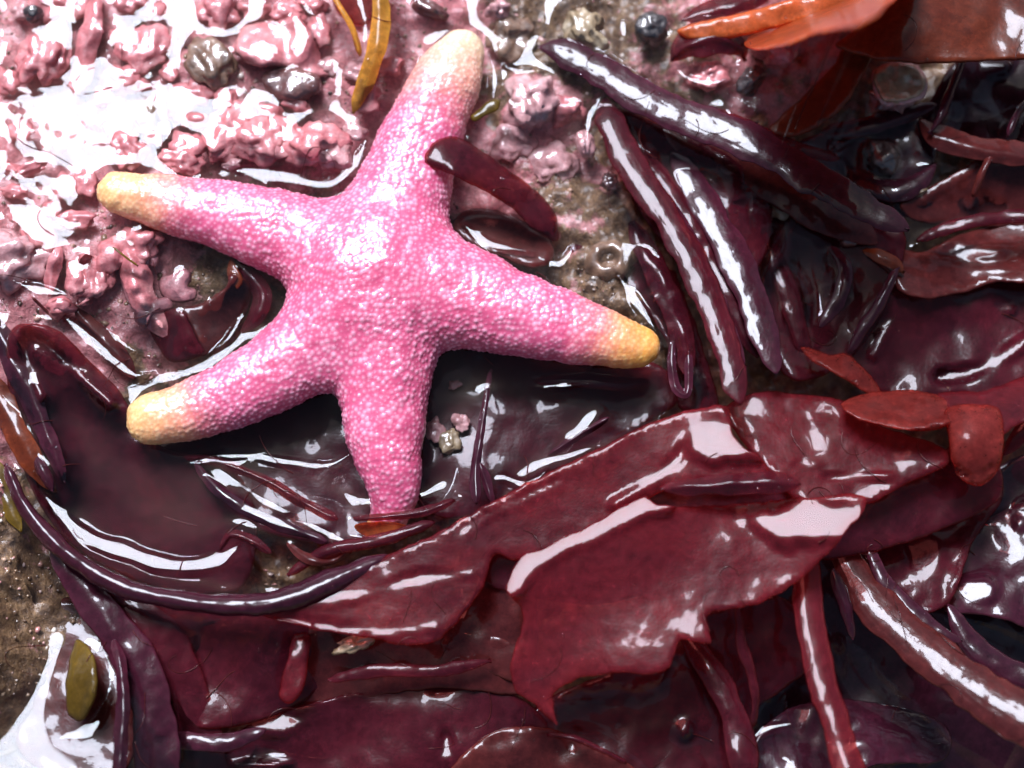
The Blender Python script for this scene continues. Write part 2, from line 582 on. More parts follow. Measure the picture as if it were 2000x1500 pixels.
def star_sdf(Q):
    """smooth union of tapered arms; returns sdf, arm param, arm index"""
    Q = Q * np.array([1, 1, 1 / FLAT])
    ds, ps = [], []
    for P, R, L, ts in segs:
        best = np.full(len(Q), 1e9); bp = np.zeros(len(Q))
        for i in range(len(P) - 1):
            e = P[i + 1] - P[i]
            t = np.clip(((Q - P[i]) @ e) / (e @ e), 0, 1)
            d = np.linalg.norm(Q - P[i] - t[:, None] * e, axis=1) - (R[i] + t * (R[i + 1] - R[i]))
            u = d < best
            best = np.where(u, d, best)
            bp = np.where(u, L[i] + t * (L[i + 1] - L[i]), bp)
        ds.append(best); ps.append(bp)
    D = np.array(ds)
    k = 0.022
    mn = D.min(0)
    d = mn - k * np.log(np.exp(-(D - mn) / k).sum(0)) + k * math.log(1.0)
    # take the swelling of five overlapping discs back out at the centre
    return d, np.array(ps), D.argmin(0)


bm = bmesh.new()
for P, R, L, ts in segs:
    for i in range(len(P)):
        mt = Matrix.Translation(P[i] * np.array([1, 1, FLAT])) @ Matrix.Diagonal((1, 1, FLAT, 1))
        bmesh.ops.create_icosphere(bm, subdivisions=2, radius=R[i] * 1.02, matrix=mt)
tmp_me = bpy.data.meshes.new('tmp'); bm.to_mesh(tmp_me); bm.free()
tmp = bpy.data.objects.new('tmp', tmp_me); C.objects.link(tmp)
md = tmp.modifiers.new('r', 'REMESH'); md.mode = 'VOXEL'; md.voxel_size = 0.0032
dg = bpy.context.evaluated_depsgraph_get()
ev = tmp.evaluated_get(dg)
rm = ev.to_mesh()
nv = len(rm.vertices)
SV = np.empty(nv * 3); rm.vertices.foreach_get('co', SV); SV = SV.reshape(-1, 3)
SF = np.empty(len(rm.polygons) * 4, np.int32)
rm.polygons.foreach_get('vertices', SF); SF = SF.reshape(-1, 4)
ev.to_mesh_clear()
bpy.data.objects.remove(tmp)


def laplace(V, F, n):
    deg = np.zeros(len(V)); idx = [(0, 1), (1, 2), (2, 3), (3, 0)]
    for a, b in idx:
        np.add.at(deg, F[:, a], 1); np.add.at(deg, F[:, b], 1)
    for _ in range(n):
        acc = np.zeros_like(V)
        for a, b in idx:
            for k in range(3):
                acc[:, k] += np.bincount(F[:, a], V[F[:, b], k], len(V)) + np.bincount(F[:, b], V[F[:, a], k], len(V))
        V = 0.4 * V + 0.6 * acc / deg[:, None]
    return V


SV = laplace(SV, SF, 4)
for it in range(2):
    e = 1e-4
    d0, _, _ = star_sdf(SV)
    # gradient from the mesh normal is enough: march along finite differences
    gx = (star_sdf(SV + [e, 0, 0])[0] - d0) / e
    gy = (star_sdf(SV + [0, e, 0])[0] - d0) / e
    gz = (star_sdf(SV + [0, 0, e])[0] - d0) / e
    G = np.stack([gx, gy, gz], -1)
    SV = SV - G * (d0 / np.maximum((G ** 2).sum(-1), 1e-3))[:, None] * 0.9
SV = laplace(SV, SF, 2)
G /= np.maximum(np.linalg.norm(G, axis=1), 1e-6)[:, None]
d0, AP, AI = star_sdf(SV)
tipf = np.zeros(nv); warm = np.zeros(nv)
for k in range(5):
    ts = segs[k][3]
    warm = np.where(AI == k, ARMS[k][2], warm)
    tipf = np.maximum(tipf, np.where(AI == k, np.clip((AP[k] - ts) / (1 - ts), 0, 1), 0))
# granules: dart throwing on the skin, each one a small raised bead
order = rng.permutation(nv)
cell = {}
seeds = []
for i in order.tolist():
    p = SV[i]
    r = 0.0084 - 0.0016 * tipf[i]
    key = (int(math.floor(p[0] / 0.0092)), int(math.floor(p[1] / 0.0092)), int(math.floor(p[2] / 0.0092)))
    ok = True
    for a in (-1, 0, 1):
        for b in (-1, 0, 1):
            for c_ in (-1, 0, 1):
                for q in cell.get((key[0] + a, key[1] + b, key[2] + c_), ()):
                    if (q[0] - p[0]) ** 2 + (q[1] - p[1]) ** 2 + (q[2] - p[2]) ** 2 < r * r:
                        ok = False; break
                if not ok: break
            if not ok: break
        if not ok: break
    if ok:
        cell.setdefault(key, []).append((p[0], p[1], p[2]))
        seeds.append((p[0], p[1], p[2]))
kd = kdtree.KDTree(len(seeds))
for i, s_ in enumerate(seeds):
    kd.insert(s_, i)
kd.balance()
size = rng.uniform(0.45, 1.25, len(seeds))
dn = np.empty(nv); di = np.empty(nv, int)
for i in range(nv):
    _, j, dd = kd.find(SV[i]); dn[i] = dd; di[i] = j
gr = np.exp(-(dn / (0.0039 * size[di])) ** 2) * size[di]
und = fbm(SV[:, 0] * 14, SV[:, 1] * 14, 5, 3)
film = 0.52 + 0.48 * np.clip(0.5 + 1.6 * fbm(SV[:, 0] * 8, SV[:, 1] * 8, 31, 3), 0, 1)
SV2 = SV + G * (0.0028 * film * gr * (1 - 0.45 * tipf) + 0.0035 * und)[:, None]
sf = mesh_obj('starfish', SV2, SF, M['star'], attrs={'granule': np.clip(gr * 1.1, 0, 1), 'tip': tipf, 'warm': warm, 'flank': np.clip(-G[:, 2] * .5 + .5, 0, 1)})
tag(sf, 'pink five-armed starfish with yellow-orange arm tips lying on wet seaweed', 'starfish')
OBST.append((SV, np.concatenate([SF[:, [0, 1, 2]], SF[:, [0, 2, 3]]])))


# ------------------------------------------------------------------ seaweed builders
def shell(name, P, T, mat, thick, boundary=None, parent=None):
    """closed sheet of real thickness from a top surface P (n,3) and triangles T"""
    P = np.asarray(P, float)
    T = np.asarray(T, int)
    fn = np.cross(P[T[:, 1]] - P[T[:, 0]], P[T[:, 2]] - P[T[:, 0]])
    if fn[:, 2].sum() < 0:
        T = T[:, ::-1]; fn = -fn
    vn = np.zeros_like(P)
    for k in range(3):
        for a in range(3):
            vn[:, a] += np.bincount(T[:, k], fn[:, a], len(P))
    vn /= np.maximum(np.linalg.norm(vn, axis=1), 1e-9)[:, None]
    n = len(P)
    B = P - vn * thick
    ed = np.concatenate([T[:, [0, 1]], T[:, [1, 2]], T[:, [2, 0]]])
    key = np.sort(ed, 1)
    u, inv, cnt = np.unique(key[:, 0] * n + key[:, 1], return_inverse=True, return_counts=True)
    be = ed[cnt[inv] == 1]
    side = np.concatenate([np.stack([be[:, 1], be[:, 0], be[:, 0] + n], 1), np.stack([be[:, 1], be[:, 0] + n, be[:, 1] + n], 1)])
    F = np.concatenate([T, T[:, ::-1] + n, side])
    ea = EDGE[0] if EDGE[0] is not None and len(EDGE[0]) == n else np.zeros(n)
    o = mesh_obj(name, np.concatenate([P, B]), F, mat, parent, attrs={'margin': np.concatenate([ea, ea])})
    EDGE[0] = None
    OBST.append((P, T))
    return o


SEEDC = [100]


def sky_slope(px, py, z):
    """horizontal lean of a surface there that mirrors the bright part of the sky"""
    p_ = unproj(px, py, z)
    vd = CAMP - p_; vd = vd / np.linalg.norm(vd)
    hv = vd + np.array(sdir)
    return hv[0] / hv[2], hv[1] / hv[2]


EDGE = [None]


def blade_geo(outline, ctrl, amp=0.012, nscale=6.0, drop=0.012, rim=9.0, step=8.0, rough_edge=2.0, sharp=False, fold=None, crinkle=0.0006, ruffle=0.005, tilt=None, strip=None):
    SEEDC[0] += 13
    sd_ = SEEDC[0]
    B = catmull(outline, 5.0, True) if not sharp else catmull(outline, 5.0, True)
    s = np.arange(len(B)) * 5.0
    nr = np.roll(B, -1, 0) - np.roll(B, 1, 0)
    nr = np.stack([nr[:, 1], -nr[:, 0]], 1) / np.maximum(np.linalg.norm(nr, axis=1), 1e-6)[:, None]
    # ragged edge: periodic along the outline, from noise in the plane
    B = B + nr * (rough_edge * fbm(B[:, 0] / 34.0, B[:, 1] / 34.0, sd_, 3))[:, None]
    lo, hi = B.min(0), B.max(0)
    gx, gy = np.meshgrid(np.arange(lo[0], hi[0], step), np.arange(lo[1], hi[1], step))
    gx = gx + (np.arange(gx.shape[0]) % 2)[:, None] * step / 2
    gx, gy = gx.ravel(), gy.ravel()
    Bc = B[::2]
    d = poly_dist(gx, gy, Bc)
    ins = in_poly(gx, gy, B) & (d > 8.5)
    pts = [B, np.stack([gx[ins], gy[ins]], 1)]
    area = np.sum(B[:, 0] * np.roll(B[:, 1], -1) - np.roll(B[:, 0], -1) * B[:, 1])
    inw = -nr if area > 0 else nr
    for off in (2.2, 5.2):
        q = B + inw * off
        dd = poly_dist(q[:, 0], q[:, 1], Bc)
        k = in_poly(q[:, 0], q[:, 1], B) & (dd > off * 0.8)
        pts.append(q[k])
    allp = np.concatenate(pts)
    nb = len(B)
    res = delaunay_2d_cdt([Vector((float(a), float(b))) for a, b in allp], [], [list(range(nb))], 1, 1e-4)
    V = np.array([(v.x, v.y) for v in res[0]])
    T = np.array([f for f in res[2] if len(f) == 3], int)
    z = tps(ctrl)(V[:, 0], V[:, 1])
    wx, wy = V[:, 0] / 1000.0, V[:, 1] / 1000.0
    z = z + amp * fbm(wx * nscale, wy * nscale, sd_ + 5, 3, 0.45)
    z = z + crinkle * fbm(wx * 38, wy * 38, sd_ + 9, 3)
    d = poly_dist(V[:, 0], V[:, 1], Bc)
    q = np.clip(1 - d / (rim * 0.7), 0, 1)
    z = z - 0.55 * drop * q * q
    # ruffle that dies away from the edge
    z = z + ruffle * np.exp(-d / 22.0) * fbm(wx * 22, wy * 22, sd_ + 15, 2)
    for line, width, slope in (fold or ()):
        line = np.array(line, float)
        dl = np.full(len(V), 1e9)
        for i in range(len(line) - 1):
            a = line[i]; e = line[i + 1] - a
            t = np.clip(((V - a) @ e) / (e @ e), 0, 1)
            dl = np.minimum(dl, np.linalg.norm(V - a - t[:, None] * e, axis=1))
        u_ = width * (1 + 0.25 * gnoise(wx * 9, wy * 9, sd_ + 21)) - dl
        z = z - slope * 0.5 * (u_ + np.sqrt(u_ * u_ + 64.0)) / 1000.0
    EDGE[0] = np.exp(-d / 7.0)
    for line, wd in (strip or ()):  # bands of the blade leaned to mirror the sky as bright streaks
        line = np.array(line, float)
        mid_ = catmull(line, 8.0, False)
        dl = np.full(len(V), 1e9)
        for i in range(len(mid_) - 1):
            a = mid_[i]; e = mid_[i + 1] - a
            t = np.clip(((V - a) @ e) / max(e @ e, 1e-6), 0, 1)
            dl = np.minimum(dl, np.linalg.norm(V - a - t[:, None] * e, axis=1))
        mx_, my_ = mid_[len(mid_) // 2]
        zc = float(tps(ctrl)(np.array([mx_]), np.array([my_]))[0])
        sx_, sy_ = sky_slope(mx_, my_, zc)
        w_ = np.clip((1.3 - dl / (wd * (1 + 0.5 * gnoise(wx * 11, wy * 11, sd_ + 41)))) / 0.6, 0, 1); w_ = w_ * w_ * (3 - 2 * w_)
        pl = zc - sx_ * (V[:, 0] - mx_) / 1000.0 + sy_ * (V[:, 1] - my_) / 1000.0 + 0.001 * fbm(wx * 9, wy * 9, sd_ + 45, 2)
        z = z * (1 - w_) + pl * w_
    # patches of the blade leaned so they mirror the bright sky as highlights
    for (fx_, fy_, rx_, ry_) in (tilt or ()):
        zc = float(tps(ctrl)(np.array([fx_]), np.array([fy_]))[0])
        p_ = unproj(fx_, fy_, zc)
        vd = CAMP - p_; vd /= np.linalg.norm(vd)
        hv = vd + np.array(sdir)
        sx_, sy_ = hv[0] / hv[2], hv[1] / hv[2]
        rr = np.sqrt(((V[:, 0] - fx_) / rx_) ** 2 + ((V[:, 1] - fy_) / ry_) ** 2) + 0.30 * fbm(wx * 14, wy * 14, sd_ + 33, 3)
        w_ = np.clip((1.25 - rr) / 0.5, 0, 1); w_ = w_ * w_ * (3 - 2 * w_)
        pl = zc + 0.004 - sx_ * (V[:, 0] - fx_) / 1000.0 + sy_ * (V[:, 1] - fy_) / 1000.0 + 0.0012 * fbm(wx * 9, wy * 9, sd_ + 35, 2)
        z = z * (1 - w_) + pl * w_
    return unproj(V[:, 0], V[:, 1], z), T


def blade(label, outline, ctrl, mat='wine', thick=0.0030, name='seaweed_frond', cat='seaweed', group='seaweed fronds around the starfish', parent=None, **kw):
    P, T = blade_geo(outline, ctrl, **kw)
    o = shell(name, P, T, M[mat], thick, parent=parent)
    if parent is None:
        tag(o, label, cat, group)
    return o


def ribbon(label, pts, mat='wine', arch=0.5, thick=0.006, ncr=19, name='seaweed_frond', cat='seaweed', group='seaweed fronds around the starfish',
           amp=0.004, ridge=0.0, roll=0.0, parent=None, taper=(True, True), edge=3.0, tip=2.6, roff=0.0, micro=0.0004, rw=0.25, rnd=False, pleat=0.0):
    """strap along (px, py, z, halfwidth px); arch = height of the section / halfwidth"""
    SEEDC[0] += 13
    sd_ = SEEDC[0]
    c = catmull(pts, 6.0, False)
    n = len(c)
    tg = np.gradient(c[:, :2], axis=0)
    tg /= np.maximum(np.linalg.norm(tg, axis=1), 1e-6)[:, None]
    nrm = np.stack([-tg[:, 1], tg[:, 0]], 1)
    L = np.concatenate([[0], np.cumsum(np.linalg.norm(np.diff(c[:, :2], axis=0), axis=1))])
    hw = c[:, 3].copy()
    if taper[0]:
        hw *= np.clip(1 - (1 - np.clip(L / (tip * hw), 0, 1)) ** 2, 0.03, 1) ** 0.8
    if taper[1]:
        Lr = L[-1] - L
        hw *= np.clip(1 - (1 - np.clip(Lr / (tip * c[:, 3]), 0, 1)) ** 2, 0.03, 1) ** 0.8
    hw *= 1 + 0.16 * gnoise(L / 110.0, 0 * L + 2.2, sd_ + 11) + 0.06 * gnoise(L / 30.0, 0 * L + 4.2, sd_ + 12)
    v = np.linspace(-1, 1, ncr)
    v = np.sign(v) * np.abs(v) ** 0.8
    e1 = edge * fbm(L / 70.0, 0 * L + 3.3, sd_, 4); e2 = edge * fbm(L / 70.0, 0 * L + 8.8, sd_ + 1, 4)
    ww = hw[:, None] * v[None] + np.where(v[None] > 0, e1[:, None], e2[:, None]) * np.abs(v[None]) ** 3
    px = c[:, 0:1] + nrm[:, 0:1] * ww
    py = c[:, 1:2] + nrm[:, 1:2] * ww
    off = roff + 0.22 * (1 - abs(roff)) * gnoise(L / 160.0, 0 * L + 1.7, sd_ + 4) + 0.10 * gnoise(L / 40.0, 0 * L + 5.7, sd_ + 6)
    z = c[:, 2:3] + hw[:, None] / 1000.0 * (arch * (1 - v[None] ** 2 + 0.2 * (1 - np.abs(v[None]) ** 8) + 0.05 * gnoise(px / 60.0 + 0 * v[None], v[None] * 7 + py / 400.0, sd_ + 13)) if rnd else 0.75 * arch * (1.02 - np.sqrt(np.abs(v[None] - off[:, None]) ** 2 + 0.03)) + pleat * np.cos(2.5 * math.pi * (v[None] - 0.6 * off[:, None])) * (1 - v[None] ** 2) * (0.6 + 0.8 * gnoise(L / 90.0, 0 * L + 6.1, sd_ + 17))[:, None] + ridge * np.exp(-((v[None] - off[:, None]) / rw) ** 2) + roll * v[None])
    z = z + amp * fbm(px / 1000 * 11, py / 1000 * 11, sd_ + 2, 3) + micro * fbm(px / 1000 * 45, py / 1000 * 45, sd_ + 8, 2)
    P = unproj(px, py, z).reshape(-1, 3)
    EDGE[0] = (np.exp(-(1 - np.abs(v[None])) * hw[:, None] / 6.0)).ravel()
    q = grid_faces(n, ncr)
    T = np.concatenate([q[:, [0, 1, 2]], q[:, [0, 2, 3]]])
    o = shell(name, P, T, M[mat], thick, parent=parent)
    if parent is None:
        tag(o, label, cat, group)
    return o


def lump(label, px, py, z, r, mat, squash=0.7, asp=1.0, rot=0.0, rough=0.18, freq=4.0, name='pebble', cat='pebble', group=None, parent=None, sub=4, seed=None):
    """rounded lump resting on the bed, noise-shaped so no two are alike"""
    SEEDC[0] += 7
    sd_ = SEEDC[0] if seed is None else seed
    b = bmesh.new(); bmesh.ops.create_icosphere(b, subdivisions=sub, radius=1.0)
    V = np.array([v.co[:] for v in b.verts]); F = np.array([[v.index for v in f.verts] for f in b.faces]); b.free()
    def n3(f, s):
        return (gnoise(V[:, 0] * f + s, V[:, 1] * f - s, sd_ + s) + gnoise(V[:, 1] * f + 5 + s, V[:, 2] * f + s, sd_ + s + 1) + gnoise(V[:, 2] * f - s, V[:, 0] * f + 9, sd_ + s + 2)) * 0.75
    d = 1 + rough * 1.5 * (n3(1.3, 1) + 0.5 * n3(2.9, 4) + 0.22 * n3(freq * 1.6, 7))
    V = V * d[:, None] * (r / 1000.0)
    V[:, 1] *= asp
    ca, sa = math.cos(rot), math.sin(rot)
    V = np.stack([V[:, 0] * ca - V[:, 1] * sa, V[:, 0] * sa + V[:, 1] * ca, V[:, 2] * squash], -1)
    c0 = unproj(px, py, z)
    OBST.append((V + c0, F))
    o = mesh_obj(name, V, F, M[mat], parent)
    o.location = c0
    if parent is None:
        tag(o, label, cat, group)
    return o


def empty(name, px, py, z, label, cat, group=None):
    o = bpy.data.objects.new(name, None); C.objects.link(o)
    tag(o, label, cat, group)
    return o


# ------------------------------------------------------------------ knobs and crusts of the rock (parts of the rock)
KNOBS = [(119, 4, 42, .8, 'coralline'), (85, 108, 36, 1.3, 'coralline'), (283, 96, 36, 1.0, 'coralline'), (245, 155, 30, .8, 'coralline'), (350, 202, 24, 1.2, 'coralline'),
         (388, 182, 22, .8, 'coralline'), (189, 238, 14, 1.0, 'coralline'), (238, 236, 26, 1.2, 'coralline'), (245, 290, 26, 1.1, 'coralline'), (385, 238, 20, .7, 'coralline'),
         (366, 284, 24, .8, 'coralline'), (354, 316, 30, .7, 'coralline'), (448, 262, 34, 1.4, 'coralline'), (504, 272, 36, 1.0, 'coralline'), (553, 266, 26, 1.2, 'coralline'),
         (609, 284, 42, .9, 'coralline'), (658, 300, 24, 1.0, 'blush'), (521, 222, 24, .7, 'coralline'), (112, 288, 15, .7, 'coralline'), (168, 360, 18, 1.0, 'coralline'),
         (126, 368, 18, 1.1, 'coralline'), (28, 423, 10, 1.0, 'coralline'), (140, 434, 26, .55, 'coralline'), (74, 452, 22, 1.5, 'coralline'), (425, 22, 30, 1.0, 'coralline'),
         (252, -4, 26, .8, 'coralline'), (20, 505, 52, .8, 'blush'), (182, 540, 26, 1.3, 'coralline'), (115, 600, 24, .6, 'coralline'), (480, 90, 20, 1.0, 'coralline'),
         (42, 20, 16, 1.0, 'blush'), (15, 160, 18, 1.2, 'coralline'), (40, 255, 18, 1.0, 'coralline'), (300, 25, 18, .8, 'coralline'), (355, 60, 14, 1.0, 'coralline'),
         (205, 190, 15, 1.2, 'coralline'), (440, 195, 18, .9, 'coralline'), (560, 25, 26, .6, 'coralline'), (625, 60, 18, 1.4, 'coralline'), (640, 130, 16, 1.0, 'blush'),
         (580, 205, 20, .6, 'coralline'), (690, 255, 18, 1.0, 'blush'), (20, 330, 24, .4, 'coralline'), (60, 330, 26, .4, 'coralline'), (30, 375, 20, .5, 'coralline'),
         (100, 410, 13, 1.0, 'coralline'), (230, 70, 12, 1.0, 'coralline'), (330, 140, 14, 1.0, 'coralline'), (455, 320, 12, .7, 'blush'), (300, 270, 13, 1.0, 'coralline'),
         (700, 140, 20, .8, 'blush'), (715, 190, 22, 1.1, 'coralline'), (610, 10, 22, .7, 'coralline'), (495, 20, 22, .7, 'coralline'), (760, 130, 22, .8, 'coralline'),
         (148, 545, 15, 1.6, 'coralline'), (270, 480, 30, .8, 'coralline'), (215, 500, 24, 1.1, 'coralline')]
for (x, y, r, asp, mt) in KNOBS:
    lump(None, x, y, 0.024 + 0.014 * random.random(), r * 1.35, mt, squash=0.38, asp=asp, rot=random.uniform(-.5, .5), rough=0.28, freq=2.2, name='coralline_knob', parent=rock, sub=4 if r > 25 else 3)
# long ridges of the same growth
for pts, mt in (([(192, -20, .04, 18), (178, 60, .045, 22), (165, 120, .04, 20), (150, 185, .03, 14)], 'coralline'),
                ([(245, 470, .03, 22), (262, 520, .035, 28), (275, 570, .03, 28), (300, 620, .015, 26), (330, 660, 0, 16)], 'coralline'),
                ([(182, 500, .04, 12), (165, 545, .035, 16), (150, 590, .02, 12)], 'coralline'),
                ([(120, 480, .045, 10), (100, 530, .04, 14), (95, 580, .03, 10)], 'coralline')):
    ribbon(None, pts, mt, arch=0.7, thick=0.03, name='coralline_ridge', parent=rock, amp=0.012, edge=5)
blade(None, [(470, 55), (520, 42), (575, 25), (605, 60), (628, 110), (640, 145), (600, 150), (560, 130), (500, 130), (462, 100)],
      [(470, 55, .045), (600, 30, .05), (640, 140, .035), (470, 110, .05)], 'coralline', thick=0.03, name='coralline_plate', parent=rock, amp=0.014, nscale=14, drop=0.02, rim=14, rough_edge=4)
blade(None, [(520, 140), (560, 130), (625, 150), (628, 175), (590, 200), (545, 195), (515, 165)],
      [(520, 140, .05), (625, 150, .04), (590, 200, .03), (520, 190, .04)], 'maroon', thick=0.03, name='coralline_plate', parent=rock, amp=0.014, nscale=14, drop=0.02, rim=14, rough_edge=4)
for o_ in ([(285, 470), (300, 485), (312, 505), (302, 523), (288, 518), (280, 500)],
           [(312, 545), (335, 535), (352, 522), (372, 530), (374, 550), (366, 558), (384, 566), (383, 582), (362, 590), (335, 588), (315, 575)],
           [(255, 455), (285, 460), (300, 480), (296, 510), (282, 535), (268, 548), (270, 570), (288, 562), (292, 580), (262, 600), (240, 570), (232, 500)],
           [(265, 600), (300, 585), (330, 582), (340, 600), (300, 615), (285, 640), (262, 625)]):
    cx_ = sum(p[0] for p in o_) / len(o_); cy_ = sum(p[1] for p in o_) / len(o_)
    blade(None, o_, [(cx_ - 60, cy_, .018), (cx_ + 60, cy_ - 30, .012), (cx_, cy_ + 60, .012), (cx_, cy_, .028)], 'crust', thick=0.01, name='coralline_crust', parent=rock, amp=0.006, nscale=12,
          drop=0.012, rim=10, rough_edge=1.5, step=7)

# ------------------------------------------------------------------ loose stones and shells
G_ST = 'stones and shells lying among the seaweed'
lump('brown bumpy stone sitting in the white film beyond the pink plate', 413, 122, 0.03, 44, 'mud', 0.55, 1.25, 0.6, 0.22, group=G_ST)
lump('small brown stone wedged between two pink knobs', 287, 242, 0.025, 26, 'mud', 0.6, 1.6, 0.2, 0.25, group=G_ST)
lump('small dark stone at the point where the white water films meet', 318, 256, 0.02, 22, 'maroon', 0.6, 1.0, 0.4, 0.25, group=G_ST)
lump('dark round snail in the far pink corner of the rock', 65, 27, 0.045, 19, 'black', 0.85, 1.0, 0, 0.1, name='sea_snail', cat='snail', group='dark sea snails')
lump('black snail shell standing in a bright ring of water near the orange tongues', 1273, 55, 0.01, 34, 'black', 0.9, 1.05, 0, 0.13, name='sea_snail', cat='snail', group='dark sea snails')
lump('dark maroon snail in a swirl of water beside the pink stones', 1466, 160, -0.01, 34, 'black', 0.8, 0.7, 0.8, 0.12, name='sea_snail', cat='snail', group='dark sea snails')
lump('little dark snail in a curved white reflection below the squarish pebble', 1722, 306, -0.045, 28, 'black', 0.8, 1.5, 0.5, 0.15, name='sea_snail', cat='snail', group='dark sea snails')
lump('tan and white stone in the water film above the long dark ribbon', 1142, 62, 0.015, 40, 'tan', 0.7, 1.25, 0.5, 0.22, group=G_ST)
lump('large pink crusted stone beside the yellow-brown scrap of weed', 1038, 198, 0.0, 52, 'blush', 0.8, 1.05, 0.4, 0.24, group=G_ST)
lump('small reddish pink stone between pink crusted stone and dark ribbon', 1108, 212, -0.01, 34, 'coralline', 0.7, 0.9, 0, 0.25, group=G_ST)
lump('smooth pale pink oval pebble touching the upright dark ribbon', 1143, 282, 0.0, 20, 'blush', 0.8, 1.5, 0.3, 0.1, group=G_ST)
lump('pinkish wet stone beside the red tongue that crosses the starfish', 1003, 282, -0.02, 40, 'blush', 0.5, 1.0, 0, 0.2, group=G_ST)
lump('mottled lumpy stone behind the red tongue', 1082, 318, -0.03, 44, 'blush', 0.45, 1.0, 0.5, 0.22, group=G_ST)
lump('pink and green pebble at the far edge behind the top arm', 975, 20, 0.02, 27, 'blush', 0.7, 0.8, 0, 0.22, group=G_ST)
lump('mossy brown stone right behind the tip of the top arm', 1000, 72, 0.0, 44, 'mud', 0.5, 1.1, 0, 0.25, group=G_ST)
lump('flat maroon shell at the far edge behind the top arm', 838, 18, 0.025, 40, 'maroon', 0.45, 0.45, -0.4, 0.15, group=G_ST)
lump('pink stone under the orange tongues', 1517, 98, 0.0, 44, 'coralline', 0.6, 0.9, 0.3, 0.2, group=G_ST)
lump('rose coloured stone under the rolled plum frond', 1388, 150, 0.0, 38, 'coralline', 0.6, 0.7, 0.2, 0.2, group=G_ST)
lump('tiny tan pebble at the tip of the brown wedge frond', 1797, 374, -0.05, 17, 'tan', 0.7, 0.6, 0.5, 0.15, group=G_ST)
lump('small brown pebble pressed on the dark blade under the long ribbon', 1657, 468, -0.055, 20, 'maroon', 0.7, 0.8, 0, 0.15, group=G_ST)
lump('brownish stone glimpsed beneath the long dark ribbon', 1517, 392, -0.075, 40, 'tan', 0.3, 1.0, 0.4, 0.2, group=G_ST)
lump('little brown chip beside the upright ribbon', 1190, 355, 0.0, 15, 'maroon', 0.7, 1.2, 0.2, 0.25, group=G_ST)
lump('tan stone chip under the ragged tip of the crimson frond', 690, 1258, -0.02, 32, 'tan', 0.6, 0.5, 0.3, 0.3, group=G_ST)
lump('pale speck of shell under water beside the bottom arm', 888, 752, -0.092, 13, 'blush', 0.4, 0.6, 0.3, 0.2, group=G_ST)
lump('pinkish pebble under water between bottom arm and slim pale strip', 900, 825, -0.092, 17, 'blush', 0.5, 1.0, 0.3, 0.2, group=G_ST)
lump('drowned tan pebble nearest the lower side of the bottom arm', 850, 840, -0.092, 18, 'blush', 0.5, 1.2, 0.3, 0.2, group=G_ST)
lump('drowned brown pebble below two paler pebbles', 878, 862, -0.092, 20, 'tan', 0.5, 1.2, 0.1, 0.2, group=G_ST)

# squarish pebble with pink sides
def square_pebble():
    P, T = blade_geo([(1708, 140), (1740, 124), (1785, 128), (1808, 158), (1804, 176), (1790, 190), (1728, 198), (1712, 175)],
                     [(1708, 140, .02), (1800, 160, .03), (1750, 195, .035), (1755, 160, .03)], amp=0.012, nscale=26, drop=0.014, rim=10, rough_edge=2, step=6)
    o = shell('pebble', P, T, M['tan'], 0.014)
    tag(o, 'squarish tan pebble with pink sides on the dark frond', 'pebble', G_ST)
    P2, T2 = blade_geo([(1704, 142), (1738, 122), (1788, 126), (1812, 160), (1808, 186), (1792, 197), (1727, 206), (1709, 182)],
                       [(1708, 140, .006), (1800, 160, .016), (1750, 195, .021), (1755, 160, .016)], amp=0.008, nscale=20, drop=0.012, rim=9, rough_edge=2, step=6)
    shell('crusted_side', P2, T2, M['blush'], 0.05, parent=o)
square_pebble()

# barnacle: a low ring wall with a hole
def barnacle(px, py, z, r):
    nu, nv_ = 48, 14
    prof = [(1.0, -.25), (.95, .05), (.85, .22), (.72, .33), (.58, .38), (.48, .36), (.42, .25), (.36, .05), (.3, -.1), (.0, -.14)]
    V, F = [], []
    for i in range(nu):
        a_ = 2 * math.pi * i / nu
        k = 1 + 0.035 * math.sin(6 * a_ + .5) + 0.03 * math.sin(11 * a_) + 0.04 * math.sin(2 * a_)
        for (q, h) in prof:
            V.append((q * k * r * math.cos(a_), q * k * r * math.sin(a_) * .95, h * r * (1 + .15 * math.sin(3 * a_))))
    m_ = len(prof)
    for i in range(nu):
        for j in range(m_ - 1):
            F.append((i * m_ + j, ((i + 1) % nu) * m_ + j, ((i + 1) % nu) * m_ + j + 1, i * m_ + j + 1))
    V = np.array(V); c0 = unproj(px, py, z)
    o = mesh_obj('barnacle', V, F, M['mud'])
    o.location = c0
    Fa = np.array(F); OBST.append((V + c0, np.concatenate([Fa[:, [0, 1, 2]], Fa[:, [0, 2, 3]]])))
    return tag(o, 'round grey-brown barnacle with a dark hole above the right arm tip', 'barnacle')
barnacle(1188, 508, -0.035, 0.048)

